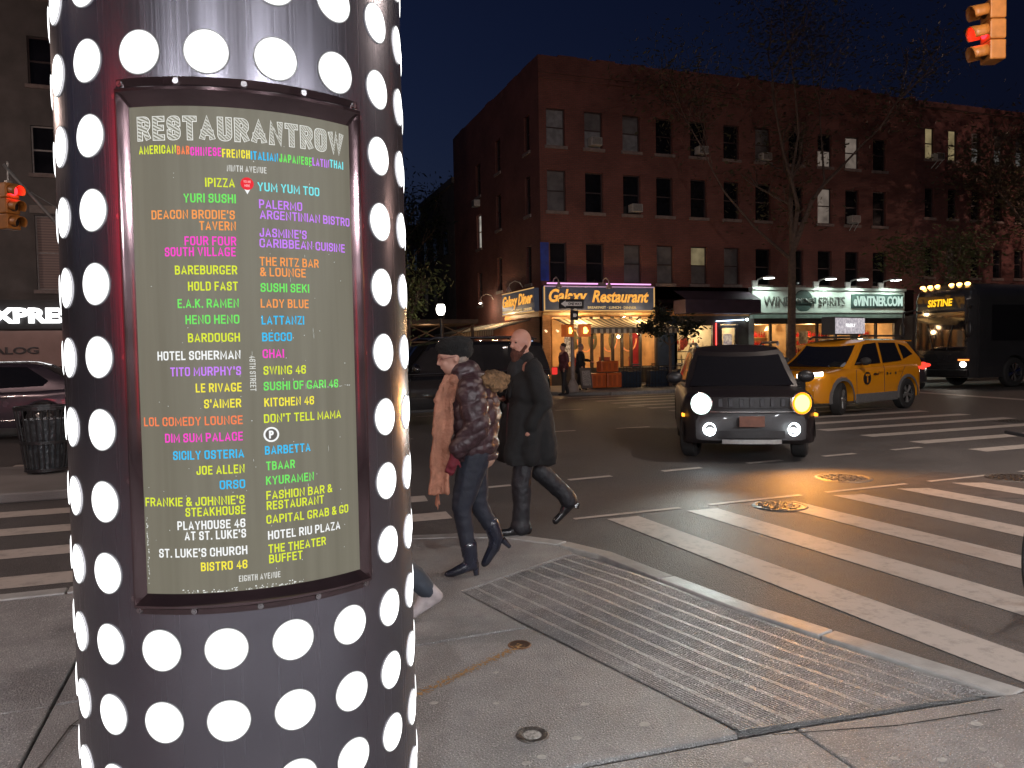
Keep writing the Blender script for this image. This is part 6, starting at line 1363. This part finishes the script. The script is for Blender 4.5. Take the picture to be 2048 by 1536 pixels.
plate('street_sign',.28,.34,2.72,BLACK,.05); MB().add([(-.05,0,-.06),(.06,0,-.06),(.1,0,0),(.06,0,.06),(-.05,0,.06)],[(0,1,2,3,4)]).build('arrow',MC['sign_white_paint'],ps,loc=(.05,-.10,2.72))
for x,rz in ((-.22,R_(25)),(.42,R_(-8))):
    e=bpy.data.objects.new('walk_signal',None); COL.objects.link(e); e.parent=ps; e.location=(x,-.12,2.18); e.rotation_euler=(0,0,rz); e['label']='pedestrian signal showing an orange raised hand'
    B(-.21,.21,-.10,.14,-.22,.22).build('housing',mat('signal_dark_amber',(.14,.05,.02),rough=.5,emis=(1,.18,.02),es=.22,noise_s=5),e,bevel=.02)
    h=MB(); h.box(-.065,.06,-.115,-.106,-.11,.03)
    for k in range(4): h.box(-.065+.033*k,-.04+.033*k,-.115,-.106,.035,.10+.02*(k in(1,2)))
    h.box(.068,.10,-.115,-.106,-.05,.02); h.build('orange_hand',emi('hand_orange',(1,.42,.08),7),e)
    B(-.22,.22,-.2,-.10,.20,.22).build('hood',BLACK,e)
lamp('hand_glow',(.4,-.4,2.18),4,(1,.35,.05),ps,.08)
# globe street lamp behind the column
gl=thing('street_lamp','old style street lamp with glowing white globe beyond the black SUV','street lamp',(6.92,27.1,0))
MB().lathe([(.16,0),(.16,.2),(.08,.4)],12).cyl((0,0,.3),(0,0,2.75),.05,.04,10).build('pole',BLACK,gl,smooth=True)
MB().lathe([(.05,2.7),(.14,2.8),(.15,2.83)],14).build('collar',BLACK,gl); MB().ell((0,0,3.05),(.17,.17,.24)).build('globe',emi('globe_white',(1,.96,.85),9),gl,smooth=True); MB().lathe([(.13,3.22),(.06,3.32),(0,3.40)],14).build('finial',BLACK,gl)
lamp('globe_glow',(0,0,3.05),140,(1,.93,.8),gl,.17)
# roadside dining shed
ds=thing('dining_shed','low timber dining shed with lattice sides on the side street left of the diner','dining shed',(5.6,33.5,0))
MB().box(-.2,4.6,-.3,5,2.75,2.95).build('roof',mat('shed_brown',(.10,.06,.04),rough=.7,noise_s=4),ds,bevel=.02)
for x in (0,1.5,3.0,4.4):
    B(x-.06,x+.06,-.06,.06,0,2.75).build('post',MC['shed_brown'],ds)
for x in (0,1.5,3.0): MB().tube([(x,0,2.0),(x+1.5,0,2.7)],.025,4).tube([(x,0,2.7),(x+1.5,0,2.0)],.025,4).tube([(x,0,1.95),(x+1.5,0,1.95)],.03,4).build('lattice',mat('shed_pale',(.35,.22,.13),rough=.7,noise_s=6),ds)
B(0,4.4,-.05,.05,.1,1.0).build('side_wall',MC['shed_brown'],ds); lamp('shed_light',(2.5,1.0,2.4),25,(1,.6,.3),ds,.1)
# barriers, fences, tables and chairs on the diner pavement
OR=mat('orange_plastic',(.62,.12,.02),rough=.45,noise_s=4,noise_a=.2)
def barrier(lab,x,y,z=0,w=.62,h=.52):
    t=thing('plastic_barrier',lab,'barrier',(x,y,z),R_(random.uniform(-3,3)),'orange plastic barriers by the diner')
    MB().box(0,w,-.2,.2,.04,h).build('body',OR,t,bevel=.03); b=MB()
    for k in range(3): b.box(.06+k*w/3.1,.06+k*w/3.1+.12,-.212,-.19,.1,h-.08)
    b.build('rib',mat('orange_plastic_dark',(.5,.09,.015),rough=.5,noise_s=4),t,bevel=.01); return t
barrier('bottom left orange plastic barrier beside the signal pole',12.55,26.6,0,.62,.6); barrier('bottom right orange plastic barrier of the stacked group',13.2,26.6,0,.62,.6)
barrier('upper orange plastic barrier standing on the lower two',12.95,26.6,.6,.75,.45); barrier('bottom middle orange plastic barrier behind the front pair',12.9,27.1,0,.62,.58)
def fence(x0,x1,y):
    t=thing('patio_rail','low black railing round the diner terrace','railing',(x0,y,0)); 
    MB().tube([(0,0,.82),(x1-x0,0,.82)],.02,6).tube([(0,0,.15),(x1-x0,0,.15)],.015,6).build('rail',BLACK,t)
    x=0
    while x<x1-x0+.01: MB().cyl((x,0,0),(x,0,.82),.012,.012,6).build('baluster',BLACK,t); x+=.14
fence(13.95,18.9,26.5)
def planter(lab,x,y):
    t=thing('planter_box',lab,'planter',(x,y,0),0,'dark planter boxes along the diner terrace'); MB().box(-.45,.45,-.2,.2,0,.62).build('box',mat('navy_box',(.02,.035,.06),rough=.5,noise_s=5),t,bevel=.015)
    MB().box(-.40,.40,-.15,.15,.60,.64).build('soil',mat('soil',(.03,.02,.015),rough=.9,noise_s=20),t)
planter('dark blue planter box behind the orange barriers',14.4,26.95); planter('dark blue planter box in the middle of the terrace railing',15.7,26.9); planter('dark blue planter box near the right end of terrace railing',16.9,26.9)
def chair(x,y,rz,lab,mt):
    t=thing('cafe_chair',lab,'chair',(x,y,0),rz,'chairs on the diner terrace')
    B(-.2,.2,-.2,.2,.43,.46).build('seat',mt,t,bevel=.01)
    for sx in (-1,1):
        for sy in (-1,1): MB().cyl((sx*.18,sy*.18,0),(sx*.17,sy*.17,.43),.014,.014,6).build('leg',BLACK,t)
    b=MB(); b.cyl((-.18,.18,.44),(-.18,.23,.9),.014,.014,6).cyl((.18,.18,.44),(.18,.23,.9),.014,.014,6)
    for z in (.62,.74,.86): b.box(-.18,.18,.205,.225,z-.025,z+.025)
    b.build('backrest',mt,t)
CHW=mat('pale_chair',(.5,.42,.33),rough=.6,noise_s=8)
chair(14.2,27.7,R_(20),'black cafe chair left of the terrace, under the menu board',BLACK); chair(15.2,27.8,R_(160),'black cafe chair in the middle of the terrace',BLACK)
chair(16.2,27.7,R_(10),'black cafe chair left of the wooden backed chair',BLACK); chair(17.1,27.6,R_(170),'pale wooden backed chair at the right end of the terrace',CHW); chair(19.0,27.8,R_(30),'white chair in front of the bright cafe window',WHITE)
def table(x,y,lab):
    t=thing('cafe_table',lab,'table',(x,y,0),0,'tables on the diner terrace'); MB().cyl((0,0,.72),(0,0,.75),.36,.36,24).build('table_top',BLACK,t,bevel=.005); MB().cyl((0,0,0),(0,0,.72),.03,.03,8).cyl((0,0,0),(0,0,.03),.22,.22,16).build('pedestal',BLACK,t)
table(14.7,27.9,'round black table at the left of the diner terrace'); table(15.8,27.8,'round black table at the middle of the terrace'); table(16.7,27.9,'round black table at the right end of diner terrace')
ab=thing('menu_easel','small white menu easel on the pavement at the signal pole foot','sign',(11.85,25.3,0)); 
MB().box(-.22,.22,-.02,.02,.1,.85).build('board',mat('dull_board',(.1,.08,.07),rough=.6,noise_s=4),ab,rot=(R_(-12),0,0)); B(-.16,.16,-.03,-.025,.2,.75).build('menu_sheet',mat('menu_sheet',(.3,.27,.25),rough=.6,noise_s=25,noise_a=.5),ab,rot=(R_(-12),0,0))
# street screen near the diner door
kv=thing('street_screen','small bright blue-white screen on a cabinet at the diner corner, behind the bald man','screen',(10.75,28.6,0)); MB().box(-.3,.3,-.1,.1,0,2.0).build('cabinet',BLACK,kv,bevel=.02); B(-.24,.24,-.115,-.105,1.15,1.9).build('screen',emi('screen_glow',(.55,.7,1),1.6,mott=.3,scale=5,col2=(.2,.25,.4)),kv)
# bicycle at the right edge
def bike():
    t=thing('bicycle','silver bicycle entering at the right picture edge, only its front wheel showing','bicycle')
    ch=mat('spoke_steel',(.6,.58,.56),rough=.25,metal=.9,noise_s=9)
    for x in (.52,-.52):
        w=bpy.data.objects.new('wheel',None); COL.objects.link(w); w.parent=t; w.location=(x,0,.33)
        M=Matrix.Rotation(R_(90),4,'X'); MB().lathe([(.315,-.012),(.33,-.016),(.345,0),(.33,.016),(.315,.012)],40,M).build('tyre',RUBBER,w,smooth=True); MB().lathe([(.305,-.01),(.315,-.012),(.315,.012),(.305,.01),(.305,-.01)],40,M).build('rim',ch,w,smooth=True)
        s=MB(); [s.cyl((0,0,0),(.305*math.cos(k*math.pi/10),0,.305*math.sin(k*math.pi/10)),.002,.002,4) for k in range(20)]; s.cyl((0,-.04,0),(0,.04,0),.022).build('spokes',ch,w)
    MB().tube([(.52,.045,.33),(.40,.03,.66),(.36,0,.92)],.014,8).tube([(.52,-.045,.33),(.40,-.03,.66),(.36,0,.72)],.014,8).build('fork',ch,t,smooth=True)
    MB().tube([(.38,0,.78),(-.12,0,.32),(-.20,0,.82),(.38,0,.78)],.017,8).tube([(-.12,0,.32),(-.52,0,.33),(-.19,0,.72)],.012,8).build('frame',ch,t,smooth=True)
    MB().tube([(.36,0,.92),(.38,0,1.02)],.014).tube([(.30,.28,1.04),(.40,.1,1.03),(.40,-.1,1.03),(.30,-.28,1.04)],.013,8).build('handlebar',BLACK,t,smooth=True); MB().ell((-.23,0,.92),(.13,.07,.03)).cyl((-.22,0,.9),(-.2,0,.8),.013).build('saddle',BLACK,t,smooth=True)
    MB().cyl((-.12,-.05,.32),(-.12,.05,.32),.07,.07,16).build('chainset',ch,t)
bike(); bpy.data.objects['bicycle'].location=(5.17,3.55,ZR); bpy.data.objects['bicycle'].rotation_euler=(0,0,R_(200))
# ============================================================ TREES
BARK=mat('bark',(.12,.08,.062),rough=.9,noise_s=9,noise_a=.4,bump=1,bump_s=25)
def leafmat(nm,c1,c2): return mat(nm,c1,rough=.6,noise_s=2,col2=c2)
def tree(name,lab,loc,limbs,leaves,lm,r0=.17,seed=1,lsz=.09,spread=.55,group=None,BL=1.9):
    r=random.Random(seed); t=thing(name,lab,'tree',loc,0,group); m=MB(); tips=[]
    def grow(p,d,L,rad,lev):
        q=p; n=3
        for k in range(n):
            d=(d+Vector((r.uniform(-.25,.25),r.uniform(-.25,.25),r.uniform(-.05,.2)))).normalized(); e=q+d*L/n; m.cyl(q,e,rad*(1-.2*k/n),rad*(1-.2*(k+1)/n)*.92,6 if lev else 8,False); q=e
            if lev<3 and (k or lev): 
                dd=(d+Vector((r.uniform(-1,1),r.uniform(-1,1),r.uniform(-.2,.6)))).normalized(); grow(q,dd,L*r.uniform(.45,.7),rad*.5,lev+1)
            tips.append((q,lev))
        if lev<3:
            for _ in range(2): grow(q,(d+Vector((r.uniform(-.8,.8),r.uniform(-.8,.8),r.uniform(-.2,.5)))).normalized(),L*.62,rad*.6,lev+1)
    for path in limbs:
        rad=r0
        pts=[Vector(a) for a,_ in path]; rs=[b for _,b in path]
        for i in range(len(pts)-1): m.cyl(pts[i],pts[i+1],rs[i],rs[i+1],10)
    for path in limbs:
        if len(path)>=2:
            d=(Vector(path[-1][0])-Vector(path[-2][0])).normalized(); grow(Vector(path[-1][0]),d,BL*spread/.55,path[-1][1]*.8,1)
    m.build('trunk',BARK,t,smooth=True)
    tp=[q for q,l in tips if l>=1]; vs=[];fs=[]
    for i in range(leaves):
        c=tp[r.randrange(len(tp))]+Vector((r.gauss(0,spread),r.gauss(0,spread),r.gauss(0,spread*.7)))
        a=Vector((r.gauss(0,1),r.gauss(0,1),r.gauss(0,1))).normalized(); b=a.orthogonal().normalized(); s=lsz*r.uniform(.6,1.4)
        o=len(vs); vs+=[c-a*s,c+b*s*.45,c+a*s,c-b*s*.45]; fs.append((o,o+1,o+2,o+3))
    MB().add(vs,fs).build('foliage',lm,t); return t
LF=leafmat('thin_leaves',(.085,.075,.03),(.05,.04,.02)); LFG=leafmat('green_leaves',(.10,.12,.035),(.05,.06,.02)); LFD=leafmat('dark_leaves',(.02,.028,.012),(.010,.012,.008))
T0=(21.4,26,0)
tree('street_tree','tall thinly leaved street tree with forked pale trunk before the wine shop',T0,[
 [((0,0,-.0),.21),((.02,0,1.8),.17),((.05,0,4.2),.15),((.05,0,5.3),.14)],
 [((.05,0,5.2),.12),((.35,.0,7.2),.09),((.0,0,8.3),.07),((-.35,.1,9.6),.06)],
 [((.05,0,5.3),.12),((.8,-.3,7.4),.09),((1.7,0,8.2),.07),((2.75,0,9.1),.06)],
 [((.05,0,5.0),.08),((-1.6,.2,6.3),.05),((-3.0,.2,7.6),.04)],
 [((0,0,8.3),.06),((.4,0,10.2),.05),((.2,0,12.0),.035)],[((1.7,0,8.2),.05),((2.0,.5,10),.04)]],9000,LF,seed=5,lsz=.10,spread=.9)
tree('street_tree','small dark leafy street tree between the diner and the cafe',(15.9,26.3,0),[[((0,0,0),.07),((.0,0,1.5),.05),((-.05,0,2.0),.045)],[((0,0,1.6),.04),((-.3,0,1.8),.02)],[((0,0,1.6),.03),((.3,0,1.8),.02)]],1300,LFD,seed=8,lsz=.10,spread=.17)
tree('street_tree','broad leafy tree above the coach at the right edge',(38.5,27,0),[[((0,0,0),.25),((0,0,3),.2),((-.3,0,4.5),.16)],[((-.3,0,4.4),.12),((-1.6,0,6),.08)],[((-.3,0,4.4),.12),((1.2,0,6),.08)],[((-.3,0,4.4),.12),((-.2,0,7),.08)]],9000,LF,seed=3,lsz=.12,spread=1.0)
tree('street_tree','low green tree at the right end of the wine shop fascia',(30.4,26.4,0),[[((0,0,0),.1),((0,0,2),.08),((.1,0,3.0),.07)],[((.1,0,2.9),.06),((-.6,0,3.7),.04)],[((.1,0,2.9),.05),((.6,0,3.6),.03)]],2600,LFG,seed=12,lsz=.10,spread=.5)
tree('street_tree','small green tree beside the globe lamp, right of the column',(5.9,28.5,0),[[((0,0,0),.07),((0,0,1.3),.06),((0,0,1.9),.05)],[((0,0,1.8),.04),((-.3,0,2.3),.03)]],1500,LFG,seed=15,lsz=.10,spread=.4)
tree('street_tree','dark tree in the side street beyond the diner awning',(9.5,46,0),[[((0,0,0),.15),((0,0,3),.12),((0,0,4.2),.1)],[((0,0,4),.08),((-1.2,0,5.6),.05)],[((0,0,4),.08),((1.0,.4,5.6),.05)]],3500,LFD,seed=18,lsz=.14,spread=.9)
tree('street_tree','second dark tree farther down the side street on its left pavement',(4.2,62,0),[[((0,0,0),.2),((0,0,3),.15),((0,0,5),.12)],[((0,0,5),.1),((1.4,0,7),.06)],[((0,0,5),.1),((-1.6,.4,7),.06)]],4500,LFD,seed=21,lsz=.2,spread=1.5)
# fairy lights in the tree by the coach
f=thing('light_string','string of tiny yellow bulbs hanging in the right hand tree','string lights',(37.2,26.2,0))
MB().tube([(0,0,6.2),(.1,0,5.6),(.05,0,4.4)],.012,4).build('wire',BLACK,f)
for z in (6.15,5.75,5.35,4.9,4.5): MB().ell((.02*z,0,z),.06).build('bulb',emi('tiny_bulb',(1,.8,.4),5),f,smooth=True)
# ============================================================ STREET LIGHTING (lamps outside the frame) and the block behind
def cobra(x,y,h,dx,dy,power,col,lab):
    t=thing('street_lamp',lab,'street lamp',(x,y,0),0,'tall street lamps on the avenue')
    MB().lathe([(.2,0),(.2,.3),(.13,.4)],12).cyl((0,0,0),(0,0,h),.11,.07,12).build('pole',STEEL,t,smooth=True)
    MB().tube([(0,0,h-.6),(dx*.4,dy*.4,h),(dx,dy,h+.15)],.04,8).build('arm',STEEL,t)
    MB().ell((dx,dy,h+.15),(.35,.35,.1)).build('head',STEEL,t,smooth=True)
    MB().ell((dx,dy,h+.07),(.2,.2,.06)).build('lamp_lens',emi('street_led',(1,.8,.55),20),t,smooth=True)
    lamp('lamp_glow',(dx,dy,h-.02),power,col,t,.25)
cobra(12.8,4.2,8.2,-2.0,1.5,2000,(1,.83,.72),'tall street lamp on the corner across the side street, right of the picture')
cobra(-9,5.0,8.2,1.2,2.0,1500,(1,.74,.62),'tall street lamp on the near pavement left of the picture')
cobra(41,24.9,9.5,-.8,-2.2,1700,(1,.62,.48),'street lamp on the far pavement beyond the coach, right of the picture')
cobra(-14.5,24.9,9,.5,-2.2,900,(1,.72,.6),'tall street lamp by the grey building, left of the picture')
# the block behind: the steel column mirrors it
nb=thing('near_building','shop building behind the viewer, mirrored in the steel column','building')
B(-26,30,-5.4,-5.2,0,14).build('wall',mat('near_wall',(.14,.13,.135),rough=.8,noise_s=2,noise_a=.4),nb)
for x in (-9,-5,3.2,7.5): B(x,x+2.6,-5.18,-5.12,.5,2.3).build('shop_window',emi('near_window_%d'%(x>0),(.9,.7,.5) if x>0 else (.8,.75,.75),.55,mott=.6,scale=1.3,col2=(.1,.07,.06)),nb)
B(-3.8,2.2,-5.17,-5.1,2.75,3.0).build('light_strip',emi('strip_amber',(1,.6,.25),2.6),nb)
B(-6,4.5,-5.19,-5.13,4.3,7.6).build('lit_panel',emi('near_panel',(.32,.27,.25),.65,mott=.8,scale=.5,col2=(.1,.08,.08)),nb)
for x in (-4.4,4.9): MB().cyl((x,-4.9,.8),(x,-4.9,2.5),.09,.09,8).build('neon_tube',emi('near_red_neon',(1,.02,.06),5.5),nb)
MB().tube([(-2,-4.9,3.6),(-.5,-4.9,3.9),(.8,-4.9,3.6)],.03,6).build('neon_tube',emi('yellow_neon',(1,.7,.1),6),nb)
# shop canopy lights give the cool light on the near pavement
cn=thing('shop_canopy','canopy with white downlights on the shop behind the viewer','canopy')
B(-6,9,-5.1,-3.4,3.35,3.6).build('canopy_slab',mat('canopy_paint',(.1,.1,.1),rough=.6,noise_s=3),cn)
for x in (-4.5,-1.5,1.5,4.5,7.5):
    MB().cyl((x,-3.9,3.31),(x,-3.9,3.345),.16,.16,16).build('downlight',emi('downlight',(.95,.97,1),12),cn); lamp('downlight_glow',(x,-3.9,3.27),820,(.94,.96,1),cn,.12)
# corner blocks left and right of the viewer (mirrored by the column's flanks)
nl=thing('near_building','brick corner shop block left of the viewer, outside the picture','building')
B(-30,-7.5,-5.0,-.5,0,12).build('wall',mat('near_wall',(.14,.13,.135)),nl)
B(-7.49,-7.42,-4.4,-.9,.6,2.5).build('shop_window',emi('side_win',(.75,.6,.5),.7,mott=.7,scale=1.2,col2=(.08,.06,.06)),nl)
B(-7.49,-7.40,-4.6,-.7,2.75,2.95).build('light_strip',emi('strip_amber',(1,.6,.25),2.6),nl); B(-7.49,-7.42,-4.6,-.7,3.1,3.5).build('sign_band',emi('pale_sign',(.8,.78,.8),.9),nl)
for y in (-.75,-2.6): MB().cyl((-7.3,y,1.0),(-7.3,y,4.2),.10,.10,8).build('neon_tube',emi('near_red_neon',(1,.02,.06),5.5),nl)
nr=thing('near_building','brick corner shop block across the side street, right of the viewer','building')
B(14.5,40,-14,-.2,0,12).build('wall',mat('near_wall',(.14,.13,.135)),nr)
B(14.38,14.49,-8,-.8,.5,2.6).build('shop_window',emi('side_win2',(.9,.55,.35),.9,mott=.7,scale=1.0,col2=(.1,.05,.04)),nr)
B(14.36,14.49,-8,-.8,2.9,3.15).build('light_strip',emi('strip_amber',(1,.6,.25),2.6),nr)
for y in (-.7,-3.4): MB().cyl((14.2,y,.8),(14.2,y,3.6),.16,.16,8).build('neon_tube',emi('near_red_neon',(1,.02,.06),5.5),nr)

t=thing('red_glint_panel','unseen red panel added left of the viewer for glints on the poster frame','glint panel'); B(-7.45,-7.35,.05,.5,1.6,4.2).build('red_glow_face',emi('glint_red',(1,.01,.06),5),t); B(-7.5,-7.46,-.5,1.3,2.6,2.9).build('bracket',BLACK,t)  # glowing panel added out of view so the frame's left side mirrors red
t=thing('red_glint_panel','unseen red panel added right of the viewer for glints on the poster frame','glint panel'); B(14.3,14.4,-1.0,-.5,2.4,5.6).build('red_glow_face',emi('glint_red',(1,.01,.06),5),t); B(14.4,14.5,-.9,-.6,3.9,4.1).build('bracket',BLACK,t)  # second added panel, gives the frame's right side its red glint
